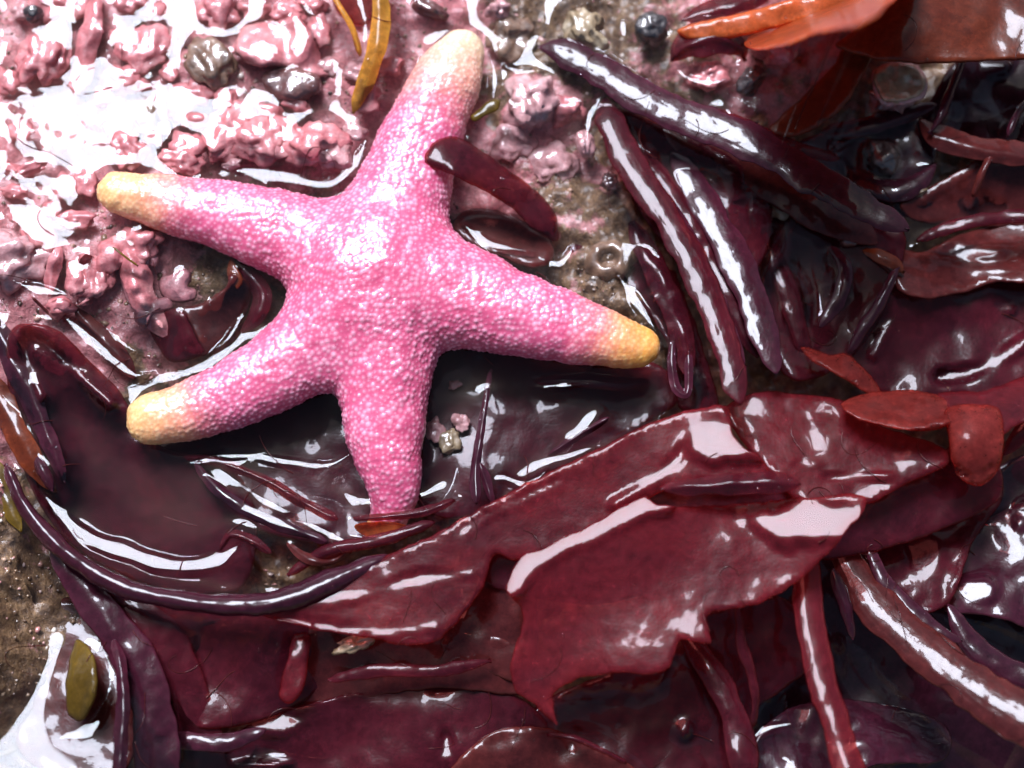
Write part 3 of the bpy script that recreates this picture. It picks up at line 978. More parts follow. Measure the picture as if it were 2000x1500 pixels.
# ------------------------------------------------------------------ drowned and lowest fronds
blade('broad dark wine frond lying under water beside the lower pale tip', [(25, 640), (95, 636), (175, 705), (248, 785), (268, 845), (340, 880), (430, 895), (490, 970), (500, 1080), (470, 1150), (370, 1160), (240, 1125), (130, 1055), (50, 930), (15, 760)],
      [(60, 645, .045), (95, 700, .03), (50, 760, .01), (200, 780, -.01), (150, 900, -.03), (330, 920, -.045), (430, 1000, -.06), (200, 1040, -.06), (300, 1130, -.075), (460, 1130, -.08)], 'wine', amp=0.004, nscale=7, drop=.012, strip=[([(52, 655), (75, 665), (110, 690), (165, 740), (215, 785)], 9), ([(45, 670), (60, 720), (80, 775)], 9)])
blade('dark drowned frond filling the pool between lower left and bottom arms', [(300, 850), (400, 775), (540, 720), (660, 690), (720, 780), (745, 990), (700, 1060), (560, 1050), (430, 1000)],
      [(320, 850, -.075), (350, 895, -.065), (540, 730, -.10), (650, 780, -.09), (720, 1000, -.09), (500, 1000, -.08)], 'wine', amp=0.01)
blade('brownish drowned frond between bottom arm and right arm', [(850, 690), (1000, 690), (1290, 715), (1330, 770), (1230, 850), (1060, 930), (930, 1010), (820, 990), (835, 820)],
      [(850, 700, -.10), (1300, 740, -.09), (900, 980, -.10), (1150, 880, -.10), (1050, 780, -.10)], 'wine', amp=0.010, nscale=5)
blade('dark frond sheet under the bottom right heap', [(1470, 1180), (1650, 1040), (1850, 960), (2080, 880), (2080, 1580), (1470, 1580)],
      [(1500, 1200, -.24), (2000, 950, -.16), (1700, 1500, -.30), (2050, 1500, -.28), (1750, 1200, -.24)], 'plum', amp=0.016, nscale=4.5)
blade('maroon frond with torn white reflections near the right border', [(1690, 1010), (1760, 960), (1900, 930), (1960, 960), (1900, 1060), (1850, 1180), (1760, 1200), (1700, 1130)],
      [(1700, 1010, -.13), (1800, 1100, -.09), (1940, 950, -.12), (1780, 1190, -.06)], 'wine', amp=0.016, nscale=7, tilt=[(1800, 1075, 40, 48), (1775, 1020, 40, 18)])
blade('nearly black frond with one bright triangular reflection', [(1840, 1190), (1870, 1090), (1930, 1010), (2070, 980), (2070, 1240), (1960, 1210), (1900, 1200)],
      [(1840, 1190, -.11), (1930, 1080, -.14), (2050, 1000, -.13), (2050, 1220, -.10), (1930, 1170, -.10)], 'plum', amp=0.012, nscale=7, tilt=[(1912, 1148, 40, 26), (1990, 1020, 14, 18)])
blade('plain dark frond right of the crimson front blade', [(1040, 1390), (1190, 1310), (1370, 1200), (1500, 1160), (1560, 1190), (1580, 1300), (1470, 1400), (1470, 1560), (1180, 1570), (1090, 1460)],
      [(1100, 1400, -.13), (1500, 1180, -.10), (1450, 1500, -.16), (1200, 1550, -.12)], 'wine', amp=0.012, nscale=6, tilt=[(1335, 1415, 14, 24)])
blade('wide dark wine frond below the pool rim', [(190, 1150), (400, 1170), (560, 1165), (640, 1240), (650, 1320), (570, 1385), (440, 1422), (375, 1418), (330, 1370), (290, 1290)],
      [(200, 1150, -.0), (560, 1170, -.04), (640, 1300, -.10), (440, 1420, -.06), (330, 1360, -.07)], 'wine', amp=0.014, nscale=5)
blade('dark frond along the near border with a white glint', [(260, 1570), (300, 1450), (430, 1440), (520, 1400), (640, 1365), (900, 1325), (1040, 1380), (1090, 1470), (1020, 1570)],
      [(300, 1470, -.08), (450, 1450, -.10), (640, 1370, -.085), (900, 1500, -.10), (1040, 1390, -.09)], 'wine', amp=0.016, nscale=5, tilt=[(530, 1412, 70, 24), (872, 1462, 18, 34), (500, 1492, 60, 10)])
blade('brown frond beneath the ragged crimson tip', [(530, 1300), (600, 1220), (760, 1230), (900, 1230), (1010, 1260), (1030, 1350), (860, 1345), (640, 1375), (550, 1380)],
      [(540, 1330, -.10), (800, 1240, -.06), (1010, 1300, -.06), (700, 1360, -.09)], 'brown', amp=0.012, nscale=5)
blade('fibrous brown-red frond between the two crimson blades', [(860, 1260), (920, 1170), (970, 1070), (1030, 1080), (1050, 1180), (1030, 1330), (940, 1310)],
      [(880, 1260, -.06), (1000, 1090, -.01), (1030, 1320, -.05)], 'brown', amp=0.010, nscale=9)
blade('crimson sliver poking up among the dark fronds near the tan chip', [(545, 1360), (560, 1290), (575, 1240), (605, 1240), (600, 1300), (590, 1350), (565, 1375)],
      [(560, 1360, -.07), (590, 1240, .02)], 'crimson', amp=0.008)
blade('curled maroon frond behind the front border glint', [(830, 1570), (880, 1500), (960, 1430), (1060, 1420), (1150, 1450), (1240, 1500), (1290, 1570)],
      [(850, 1560, -.09), (1060, 1430, -.08), (1250, 1520, -.11)], 'brown', amp=0.014, nscale=7)

# ------------------------------------------------------------------ right-hand side
blade('wide wine-dark frond with a leaf-shaped reflection in the middle', [(1420, 320), (1600, 350), (1765, 450), (1755, 540), (1710, 640), (1640, 715), (1560, 745), (1505, 700), (1475, 560), (1425, 430)],
      [(1450, 350, -.07), (1750, 460, -.04), (1640, 600, -.09), (1560, 730, -.06), (1500, 600, -.08)], 'wine', amp=0.012, nscale=5, tilt=[(1632, 598, 34, 42), (1505, 500, 14, 60)])
blade('big dark wine frond by the right border below the forked brown frond', [(1735, 555), (1860, 570), (2060, 530), (2070, 745), (1900, 790), (1730, 770), (1630, 715), (1700, 630)],
      [(1740, 560, -.06), (2050, 560, -.08), (1900, 650, -.09), (1960, 720, -.08), (1650, 710, -.08)], 'wine', amp=0.014, nscale=5, strip=[([(1835, 738), (1895, 726), (1950, 703), (2010, 660)], 13), ([(1705, 690), (1722, 655), (1735, 630)], 11), ([(1950, 600), (1975, 604)], 6)])
blade('dark purple frond by the right border under the orange-brown blade', [(1800, 240), (1830, 170), (1880, 110), (1960, 95), (2070, 90), (2070, 300), (1930, 290), (1850, 270)],
      [(1810, 240, -.08), (1900, 120, -.06), (2050, 110, -.08), (2050, 280, -.03), (1950, 190, -.08)], 'plum', amp=0.016, nscale=7, tilt=[(1972, 195, 36, 46), (1940, 130, 34, 18)])
blade('brown-red wedge frond with a bright upper edge by the right border', [(1757, 402), (1800, 375), (1870, 335), (1935, 300), (2070, 292), (2070, 450), (1950, 445), (1850, 440), (1785, 430)],
      [(1757, 402, -.05), (1935, 310, -.02), (2050, 430, -.07), (1850, 435, -.07), (2050, 310, -.02)], 'brown', amp=0.010, nscale=6, drop=.010, strip=[([(1800, 388), (1870, 346), (1935, 312), (2000, 305)], 7)])
ribbon('curved brown strap with a bright rim under the purple frond', [(1795, 232, -.03, 20), (1825, 262, -.015, 24), (1880, 282, -.005, 24), (1950, 296, .0, 24), (2070, 305, .0, 24)], 'brown', arch=.8)
blade('brown frond with striped reflections reaching to the right border', [(1688, 488), (1740, 482), (1800, 490), (1880, 455), (2070, 425), (2070, 545), (1950, 552), (1870, 575), (1800, 583), (1755, 568), (1735, 535)],
      [(1690, 490, -.05), (1800, 530, -.05), (2060, 440, -.06), (1880, 500, -.07), (1800, 580, -.03), (2050, 540, -.02)], 'brown', amp=0.009, nscale=6, drop=.014, tilt=[(1900, 492, 70, 18), (1960, 530, 60, 9)])
ribbon('short orange-brown strap bent over the dark gap beside the brown frond', [(1684, 490, -.03, 10), (1715, 498, -.02, 15), (1748, 515, -.02, 15), (1765, 535, -.03, 10)], 'rust', arch=.6)
ribbon('long dark ribbon running from the tan stone down to the right', [(1050, 92, .02, 26), (1090, 98, .03, 28), (1160, 130, .035, 30), (1240, 180, .045, 33), (1330, 225, .055, 35), (1440, 265, .07, 34), (1560, 330, .09, 34), (1660, 388, .11, 31), (1775, 452, .12, 24)],
       'plum', arch=.17, ncr=27, amp=.002, rnd=True, tip=2.2, edge=6, pleat=.040)
ribbon('brown under-layer strap showing beneath the long dark ribbon', [(1290, 250, -.03, 30), (1400, 300, -.03, 38), (1500, 350, -.03, 40), (1620, 420, -.03, 40), (1730, 470, -.05, 30)], 'brown', arch=.4, ncr=15)
blade('small orange-red tongue frond leaning across the dark gap near the top right', [(1497, 260), (1525, 226), (1575, 182), (1625, 130), (1650, 95), (1705, 95), (1690, 140), (1650, 205), (1600, 248), (1545, 268)],
      [(1497, 260, .02), (1700, 100, .05), (1560, 200, .03), (1610, 245, .045)], 'rust', amp=0.006, drop=.014)
# forked strap pair in the middle
ribbon('upright wine ribbon with a long white shine beside the right arm tip', [(1182, 188, .02, 22), (1194, 240, .035, 27), (1226, 310, .045, 30), (1285, 400, .065, 31), (1345, 500, .085, 30), (1390, 600, .10, 28), (1420, 690, .115, 26), (1448, 790, .13, 22)],
       'wine', arch=.19, ncr=27, amp=.0015, rnd=True, tip=2.2, edge=6, pleat=.030)
ribbon('thin ribbon tucked against the shining upright ribbon', [(1255, 300, -.02, 16), (1330, 400, 0, 20), (1390, 500, .01, 24), (1440, 610, .02, 24), (1480, 700, .01, 14)], 'wine', arch=.3, rnd=True)
ribbon('dark ribbon with two narrow shining lines inside the fork', [(1310, 296, -.02, 20), (1360, 372, .0, 30), (1412, 460, .02, 34), (1455, 550, .035, 32), (1488, 640, .05, 28), (1518, 730, .06, 16)], 'plum', arch=.16, ncr=27, amp=.002, rnd=True, tip=2.2, edge=6, pleat=.055)
ribbon('narrow maroon strap beside the barnacle', [(1225, 420, -.03, 10), (1262, 490, -.01, 22), (1300, 570, .0, 26), (1330, 650, .0, 24), (1345, 740, -.01, 14)], 'wine', arch=.5, amp=.008)
ribbon('hairpin loop of thin frond beyond the right arm tip', [(1316, 640, -.01, 7), (1312, 700, .0, 8), (1322, 760, .0, 8), (1340, 770, .0, 8), (1345, 720, .0, 8), (1340, 640, -.01, 7)], 'plum', arch=.8)
blade('flat dark frond behind the fork close to the barnacle', [(1100, 420), (1180, 400), (1260, 420), (1330, 560), (1380, 700), (1400, 800), (1330, 800), (1310, 690), (1250, 600), (1150, 545)],
      [(1110, 430, -.06), (1390, 780, -.05), (1250, 500, -.06), (1160, 540, -.06)], 'wine', amp=0.010, nscale=7)
ribbon('rolled plum frond ringed by bright water under the orange tongue', [(1310, 120, .02, 20), (1345, 85, .035, 32), (1400, 75, .04, 38), (1445, 95, .03, 30), (1455, 120, .01, 14)], 'wine', arch=.5, ncr=19, ridge=.2)
# orange-brown frond with three lobes
fr = empty('seaweed_frond', 1800, 60, .2, 'large forked orange-brown frond with three lobes in the far corner', 'seaweed', 'seaweed fronds around the starfish')
blade(None, [(1632, 88), (1665, 62), (1700, 30), (1740, -30), (1900, -60), (2080, -60), (2080, 112), (1990, 117), (1900, 121), (1780, 124), (1690, 112)],
      [(1632, 88, .06), (1760, 60, .13), (1800, 115, .12), (2050, 100, .15), (2050, -40, .12), (1800, -30, .12)], 'rust', name='lobe', parent=fr, amp=0.012, nscale=5, drop=.016)
blade(None, [(1453, 86), (1500, 45), (1570, 0), (1640, -60), (1800, -60), (1730, 10), (1680, 45), (1600, 62), (1530, 85), (1478, 94)],
      [(1453, 86, .12), (1640, 10, .20), (1750, -40, .17)], 'orange', name='lobe', parent=fr, amp=0.006, drop=.014)
blade(None, [(1322, 60), (1370, 42), (1450, 25), (1540, 0), (1640, -25), (1720, -50), (1700, 5), (1600, 35), (1500, 58), (1420, 76), (1345, 76)],
      [(1322, 60, .05), (1500, 20, .09), (1700, -30, .13), (1500, 58, .08)], 'orange', name='lobe', parent=fr, amp=0.006, drop=.018)
ribbon('thin purple strap at the far border behind the orange tongues', [(1330, 40, .02, 14), (1420, 12, .03, 20), (1520, -20, .03, 20)], 'wine', arch=.6)
# small orange pieces on the right
blade('small orange-red forked frond lying over the dark blade', [(1563, 678), (1592, 682), (1625, 692), (1650, 690), (1690, 722), (1725, 775), (1700, 772), (1650, 740), (1618, 722), (1590, 708)],
      [(1563, 678, -.02), (1650, 700, .0), (1720, 775, -.01), (1640, 735, .02)], 'coral', amp=0.006, drop=.012)
blade('ear-shaped red frond lobe curling beside the translucent frond', [(1643, 790), (1690, 768), (1800, 764), (1850, 780), (1865, 820), (1830, 838), (1790, 842), (1720, 830), (1668, 814)],
      [(1643, 790, .06), (1740, 790, .05), (1730, 828, .10), (1850, 830, .09), (1800, 766, .05)], 'coral', amp=0.006, drop=.02, rim=16, strip=[([(1652, 802), (1720, 826), (1790, 834), (1848, 824)], 7), ([(1740, 782), (1800, 786)], 6)])
blade('red tongue frond hanging down by the right border', [(1846, 800), (1890, 790), (1950, 800), (1960, 860), (1942, 930), (1905, 950), (1868, 925), (1852, 860)],
      [(1850, 800, .09), (1940, 800, .10), (1900, 870, .12), (1905, 945, .08)], 'coral', amp=0.008, drop=.024, rim=16, strip=[([(1868, 918), (1905, 938), (1938, 915)], 7)])
blade('brown-red sheet joining the red tongue to the right border', [(1830, 770), (1920, 762), (2070, 720), (2070, 790), (1990, 830), (1950, 850), (1860, 810)],
      [(1840, 780, .05), (2060, 740, .02), (1950, 820, .08)], 'crimson', amp=0.010)
blade('translucent red-brown frond between the front blade and the ear-shaped lobe', [(1415, 800), (1480, 765), (1560, 770), (1640, 780), (1720, 830), (1850, 880), (1852, 905), (1780, 940), (1690, 985), (1570, 985), (1500, 920), (1440, 850)],
      [(1420, 800, .0), (1560, 780, .01), (1850, 895, .05), (1690, 980, .05), (1560, 900, .03), (1500, 930, .03)], 'crimson', amp=0.008, nscale=5, drop=.012, tilt=[(1690, 930, 70, 7), (1580, 905, 26, 7)])

# ------------------------------------------------------------------ front right straps
ribbon('pale-ridged strap hanging from the front blade to the near border', [(1572, 1090, .02, 28), (1578, 1180, .04, 28), (1592, 1270, .065, 30), (1612, 1350, .085, 30), (1640, 1440, .105, 30), (1680, 1570, .13, 30)], 'crimson', arch=.30, rnd=True, ncr=19, amp=.0015, edge=4, taper=(False, False))
ribbon('long orange-brown strap curving into the near right corner', [(1630, 1040, -.06, 26), (1680, 1140, -.03, 36), (1760, 1230, .005, 42), (1860, 1310, .045, 46), (1950, 1375, .08, 46), (2080, 1450, .125, 46)], 'brown', arch=.26, ncr=27, roll=-.40, rnd=True, amp=.0015, edge=4, pleat=.02, taper=(False, False))
blade('dark ruffled frond below the front blade with wavy reflections', [(1465, 1470), (1500, 1410), (1580, 1370), (1700, 1370), (1850, 1420), (1850, 1480), (1700, 1500), (1560, 1570), (1480, 1570)],
      [(1470, 1480, -.16), (1650, 1380, -.2), (1830, 1440, -.19), (1560, 1540, -.15)], 'plum', amp=0.016, nscale=7)

# ------------------------------------------------------------------ pool rim and crimson blades in front
ribbon('wine ribbon forming the near rim of the pool', [(10, 905, .03, 12), (45, 985, .03, 15), (120, 1072, .035, 18), (230, 1142, .04, 20), (370, 1176, .04, 21), (530, 1178, .04, 23), (640, 1140, .03, 24), (760, 1085, .02, 18)],
       'plum', arch=.7, ncr=17, amp=.003, rnd=True, edge=3)
blade('long crimson frond with a ragged tip sweeping up beside the right arm', [(508, 1197), (590, 1172), (690, 1115), (790, 1070), (870, 1030), (1000, 958), (1150, 885), (1260, 830), (1340, 803), (1420, 793), (1432, 850), (1502, 915), (1490, 930), (1380, 938), (1280, 965), (1200, 1015), (1110, 1065), (1015, 1095), (965, 1085), (945, 1145), (905, 1200), (855, 1250), (790, 1260), (720, 1245), (640, 1235), (560, 1215)],
      [(508, 1197, .036), (700, 1120, .035), (870, 1040, .04), (1000, 965, .045), (1150, 895, .055), (1340, 808, .07), (1425, 800, .085), (1500, 920, .085), (1380, 935, .08), (1200, 1010, .05), (1010, 1090, .038), (850, 1250, .042), (640, 1232, .036), (930, 1150, .04), (780, 1170, .038)],
      'crimson', amp=0.006, nscale=4, drop=.010, rough_edge=3, ruffle=.003,
      strip=[([(600, 1180), (700, 1165), (800, 1130), (920, 1120)], 9), ([(540, 1203), (640, 1222), (760, 1238), (850, 1225)], 8), ([(1200, 985), (1290, 930), (1345, 870)], 12), ([(900, 1035), (1000, 985), (1090, 940)], 7)], tilt=[(1410, 862, 70, 46)])
blade('large crimson front blade with a white folded edge and torn lower end', [(990, 1150), (1010, 1095), (1060, 1070), (1120, 1040), (1190, 1005), (1262, 968), (1290, 985), (1430, 985), (1560, 972), (1692, 972), (1660, 1030), (1590, 1108), (1555, 1140), (1480, 1180), (1382, 1203), (1388, 1258), (1330, 1252), (1305, 1305), (1270, 1318), (1200, 1312), (1110, 1335), (1078, 1362), (1088, 1415), (1050, 1380), (1002, 1345), (1000, 1280), (1022, 1200), (1000, 1170)],
      [(990, 1150, .095), (1060, 1075, .095), (1262, 970, .098), (1050, 1120, .095), (1150, 1085, .094), (1270, 1045, .092), (1430, 990, .07), (1430, 1050, .085), (1560, 975, .10), (1690, 975, .125), (1640, 1040, .125), (1600, 1050, .113), (1580, 1110, .105), (1540, 1090, .095), (1300, 1120, .082), (1450, 1150, .088), (1150, 1180, .080), (1020, 1200, .075), (1380, 1250, .10), (1200, 1310, .09), (1080, 1400, .05), (1005, 1340, .05)],
      'crimson', amp=0.005, nscale=3, drop=.008, rough_edge=4, ruffle=.0015,
      strip=[([(1000, 1140), (1030, 1092), (1075, 1072), (1130, 1048), (1195, 1015), (1262, 985), (1300, 985)], 26)], tilt=[(1585, 1020, 115, 44)])
blade('dark frond sheet added to darken the gap between the two crimson blades', [(930, 1120), (1010, 1020), (1180, 930), (1300, 880), (1480, 880), (1640, 930), (1760, 940), (1900, 850), (1960, 960), (1800, 1050), (1640, 1090), (1400, 1120), (1150, 1180)],
      [(960, 1110, -.01), (1300, 960, .02), (1500, 960, .01), (1900, 900, .0), (1640, 1050, -.01), (1200, 1120, .0)], 'wine', amp=.006)  # added sheet that darkens the slit where pale rock showed through
ribbon('dark rolled fold lying behind the white folded edge', [(1290, 955, .10, 14), (1400, 948, .12, 20), (1500, 942, .13, 22), (1565, 945, .13, 14)], 'wine', arch=.9)

# ------------------------------------------------------------------ near left
ribbon('plum strap hanging from the pool rim down to the near border', [(100, 1070, .0, 18), (180, 1175, .0, 34), (258, 1280, -.005, 40), (296, 1380, -.01, 44), (310, 1570, -.02, 50)], 'plum', arch=.35, ncr=17, taper=(True, False))
ribbon('second dark strap beside the plum strap below the pool rim', [(190, 1130, -.02, 30), (300, 1250, -.03, 56), (360, 1380, -.06, 60), (390, 1570, -.10, 60)], 'wine', arch=.3, ncr=15, taper=(True, False))
ribbon('slim black strap standing in white water by the near left corner', [(222, 1245, .0, 9), (236, 1300, .025, 13), (240, 1380, .035, 14), (234, 1470, .045, 14), (228, 1570, .05, 14)], 'plum', arch=1.0, taper=(True, False))
blade('olive bean-shaped frond standing in white water', [(152, 1250), (178, 1270), (190, 1320), (180, 1380), (158, 1408), (136, 1400), (128, 1350), (136, 1290)],
      [(150, 1255, .01), (160, 1400, .035), (130, 1330, .02), (165, 1330, .045)], 'olive', amp=0.004, drop=.02, rim=14, thick=.015)
blade('olive scrap of weed at the near left border', [(-30, 1430), (30, 1432), (52, 1450), (30, 1470), (-30, 1480)], [(-20, 1440, -.05), (50, 1450, -.05), (0, 1475, -.05)], 'olive', amp=.004)
blade('dark frond at the near left corner under the white water', [(-40, 1480), (60, 1460), (160, 1470), (210, 1500), (200, 1580), (-40, 1580)], [(-30, 1500, -.10), (200, 1500, -.09), (80, 1560, -.08)], 'wine', amp=.02, nscale=9)
ribbon('red-brown strap along the left border above the pool rim', [(-30, 720, .0, 20), (10, 800, .01, 26), (50, 880, .01, 24), (110, 960, .0, 14)], 'rust', arch=.5)
ribbon('olive-brown strap at the left border outside the pool rim', [(-40, 880, -.01, 22), (0, 950, .0, 24), (40, 1040, .0, 16)], 'olive', arch=.4)
ribbon('dark strap rising from the left border beside the drowned wine frond', [(-30, 600, .02, 16), (20, 690, .02, 24), (70, 800, .015, 22), (110, 900, .01, 14), (125, 945, .0, 8)], 'plum', arch=.7)

# ------------------------------------------------------------------ crook between the two left arms
blade('dark square cut end of frond in the crook of the two left arms', [(288, 622), (345, 602), (362, 612), (385, 660), (402, 688), (380, 700), (330, 705), (305, 670)],
      [(290, 622, .0), (355, 605, .025), (400, 690, .015), (330, 705, .0)], 'wine', amp=.005, drop=.012)
blade('pinkish brown frond sheet in the crook reaching the lower left arm', [(355, 605), (400, 588), (440, 560), (450, 535), (480, 545), (495, 580), (470, 630), (430, 670), (395, 695), (380, 655)],
      [(360, 605, .02), (445, 545, .03), (400, 690, .0), (480, 580, .0)], 'brown', amp=.006, drop=.012)
blade('orange pointed frond tip touching the inner edge of the left arm', [(445, 545), (446, 515), (452, 500), (462, 520), (475, 550), (462, 565)], [(452, 502, .03), (465, 560, .015)], 'rust', amp=.003, drop=.008)
ribbon('curved plum strap hugging the inner corner of the two left arms', [(455, 500, .01, 8), (490, 540, .01, 18), (512, 575, .005, 20), (500, 620, .0, 14), (470, 650, -.01, 8)], 'wine', arch=.5)
ribbon('slender leaf of weed in the white film next to the square cut frond', [(145, 600, .02, 8), (190, 650, .01, 18), (230, 695, .0, 20), (265, 740, -.005, 8)], 'brown', arch=.6)
ribbon('thin pale fibre stuck on the pink ridge', [(220, 482, .075, 2.2), (245, 502, .07, 2.2), (270, 520, .06, 2.2)], 'olive', arch=.8, thick=.003, ncr=7, edge=.3)
ribbon('thin dark stalk in the white film above the drowned wine frond', [(62, 580, .05, 3), (85, 602, .035, 3), (110, 625, .02, 3)], 'brown', arch=.8, thick=.003, ncr=7, edge=.3)

# ------------------------------------------------------------------ across and beside the top arm
blade('dark red tongue frond lying across the base of the top arm', [(824, 316), (840, 285), (862, 268), (892, 266), (935, 290), (985, 325), (1050, 375), (1085, 420), (1088, 470), (1045, 452), (1000, 408), (950, 375), (890, 345), (850, 328)],
      [(826, 316, .098), (862, 270, .092), (892, 268, .085), (890, 340, .10), (985, 330, .045), (960, 380, .055), (1085, 430, .0), (1045, 450, .01)], 'wine', amp=.005, drop=.02, rim=18)
blade('brown frond under the red tongue with a white water edge', [(882, 440), (905, 412), (960, 408), (1020, 430), (1075, 470), (1082, 505), (1040, 525), (985, 505), (920, 480)],
      [(890, 440, -.01), (1070, 480, -.015), (960, 430, -.02), (1000, 500, .0)], 'brown', amp=.008, drop=.02, rim=16)
blade('yellow-brown scrap of weed between the top arm and the pink stone', [(918, 228), (935, 212), (958, 196), (978, 197), (974, 212), (950, 226), (925, 238)], [(918, 228, .07), (978, 197, .045)], 'olive', amp=.004, drop=.008)
ribbon('olive-yellow strap reaching in from the far border beside the top arm', [(738, -50, .08, 14), (744, 20, .085, 16), (736, 90, .08, 19), (718, 150, .06, 18), (700, 195, .04, 12), (688, 222, .025, 7)], 'amber', arch=.6, taper=(False, True))
ribbon('thin amber stalk crossing behind the olive-yellow strap', [(630, -40, .07, 5), (662, 10, .07, 6), (690, 60, .065, 6), (704, 110, .05, 5)], 'amber', arch=.8, thick=.005, ncr=9, edge=.6, taper=(False, True))
blade('smooth sheet standing in for bright reflecting water behind the olive-yellow strap', [(640, -60), (745, -60), (740, 10), (715, 50), (680, 40), (655, 12)], [(640, -50, .06), (740, -40, .065), (690, 45, .03)], 'coral', amp=.004, drop=.01)  # stands in for a patch of water reflecting the sky

# ------------------------------------------------------------------ slim strips in the pool
ribbon('slim pale strip standing in the pool between bottom and right arms', [(958, 722, -.03, 5), (950, 770, -.01, 6), (938, 850, .0, 8), (928, 920, .0, 11), (930, 985, .01, 12)], 'plum', arch=1.0, edge=1.0)
ribbon('side branch of weed at the foot of the slim pale strip', [(935, 900, .0, 6), (950, 940, .0, 8), (962, 985, .0, 7)], 'plum', arch=1.0)
ribbon('thin dark twig floating at the foot of the right arm shadow', [(1070, 890, -.03, 6), (1130, 850, -.02, 8), (1190, 815, -.01, 7)], 'plum', arch=1.0)
ribbon('narrow strap from the pale tip to the bottom arm across the pool', [(358, 893, -.02, 5), (430, 905, -.015, 9), (510, 935, -.01, 10), (590, 980, -.005, 10), (660, 1015, .0, 7)], 'wine', arch=1.0)
ribbon('second narrow strap below the first one across the pool', [(380, 905, -.02, 6), (430, 960, -.005, 12), (490, 1000, .0, 12), (560, 1030, .0, 12), (640, 1060, .0, 8)], 'plum', arch=.9)
ribbon('short curled scrap at the pool rim end', [(428, 1075, .0, 6), (450, 1045, .01, 9), (490, 1055, .01, 9), (530, 1080, .01, 7)], 'wine', arch=.9)
ribbon('knobbly scrap of weed under the bottom arm tip', [(560, 1060, .0, 6), (600, 1090, .01, 10), (650, 1095, .01, 10), (700, 1060, .01, 7)], 'brown', arch=.9, amp=.01)
ribbon('thin shining strap in front of the bottom arm tip', [(690, 1015, -.01, 6), (750, 1010, .0, 8), (820, 1000, .005, 9), (890, 975, .0, 7)], 'wine', arch=.9)
blade('orange scrap under the curled tip of the bottom arm', [(694, 1028), (730, 1018), (770, 1020), (800, 1030), (760, 1048), (722, 1050)], [(694, 1028, -.02), (800, 1030, -.02), (740, 1048, -.03)], 'orange', amp=.004, drop=.01)

# ------------------------------------------------------------------ more thin weed between the big fronds
for lab, pts, mt, kw in [
    ('narrow dark strap standing on edge across the purple frond', [(1885, 105, .0, 8), (1862, 165, .01, 9), (1838, 225, .01, 9), (1815, 262, .0, 6)], 'plum', dict(arch=.9, rnd=True)),
    ('short bright-edged strap between brown strap and wedge frond', [(1940, 298, .0, 7), (1918, 340, .0, 8), (1900, 385, -.02, 6)], 'brown', dict(arch=.9, rnd=True)),
    ('thin strap rising behind the curved brown strap', [(2010, 190, .0, 8), (1985, 225, .01, 9), (1968, 268, .01, 7)], 'plum', dict(arch=.9, rnd=True)),
    ('dark strap tucked under the squarish pebble', [(1600, 262, -.05, 14), (1680, 250, -.04, 20), (1760, 225, -.04, 18), (1830, 205, -.04, 10)], 'plum', dict(arch=.4, rnd=True)),
    ('wavy plum strap in the hollow right of the little dark snail', [(1650, 330, -.07, 14), (1720, 372, -.05, 22), (1790, 360, -.04, 20), (1830, 320, -.04, 10)], 'plum', dict(arch=.4, rnd=True)),
    ('slim strap leaning from the small brown pebble down to the coral fork', [(1755, 520, -.02, 7), (1720, 590, -.02, 12), (1680, 650, -.03, 12), (1655, 690, -.04, 6)], 'plum', dict(arch=.6, rnd=True)),
    ('glossy plum strap lying along the leaf-shaped reflection', [(1500, 470, -.08, 14), (1535, 560, -.07, 22), (1560, 640, -.07, 20), (1580, 710, -.08, 10)], 'wine', dict(arch=.3, rnd=True)),
    ('thin squiggle of weed on the near border frond', [(1068, 1432, -.05, 5), (1120, 1442, -.04, 6), (1170, 1462, -.04, 6), (1225, 1490, -.04, 5)], 'wine', dict(arch=.9, rnd=True)),
    ('flat wine strap running under the plain dark frond to the border', [(1330, 1230, -.09, 18), (1400, 1330, -.08, 28), (1440, 1420, -.07, 28), (1460, 1560, -.06, 28)], 'wine', dict(arch=.3, rnd=True)),
    ('plum strap bent along the right side of the long orange-brown strap', [(1850, 1180, -.04, 14), (1900, 1260, -.03, 26), (1970, 1310, -.02, 28), (2070, 1340, -.01, 28)], 'plum', dict(arch=.35, rnd=True)),
    ('short strap between the pale-ridged strap and the orange-brown strap', [(1625, 1110, -.01, 10), (1650, 1180, -.02, 14), (1668, 1250, -.04, 10)], 'plum', dict(arch=.6, rnd=True)),
    ('narrow strap poking out under the large crimson front blade', [(1440, 1180, .03, 8), (1450, 1260, .0, 12), (1475, 1350, -.03, 10), (1470, 1420, -.06, 6)], 'wine', dict(arch=.6, rnd=True)),
    ('drowned strap crossing the pool below the right arm', [(1040, 745, -.06, 10), (1120, 742, -.04, 16), (1200, 748, -.04, 15), (1270, 745, -.06, 8)], 'wine', dict(arch=.5, rnd=True)),
    ('slanting strap in the pool in front of the crimson sweep', [(560, 1125, .0, 8), (640, 1075, .015, 13), (740, 1055, .02, 14), (850, 1020, .02, 10)], 'wine', dict(arch=.6, rnd=True)),
    ('short black strap leaning on the dark wine frond near the pool rim', [(60, 880, .0, 8), (85, 920, .015, 12), (105, 960, .01, 8)], 'plum', dict(arch=.8, rnd=True)),
]:
    ribbon(lab, pts, mt, **kw)

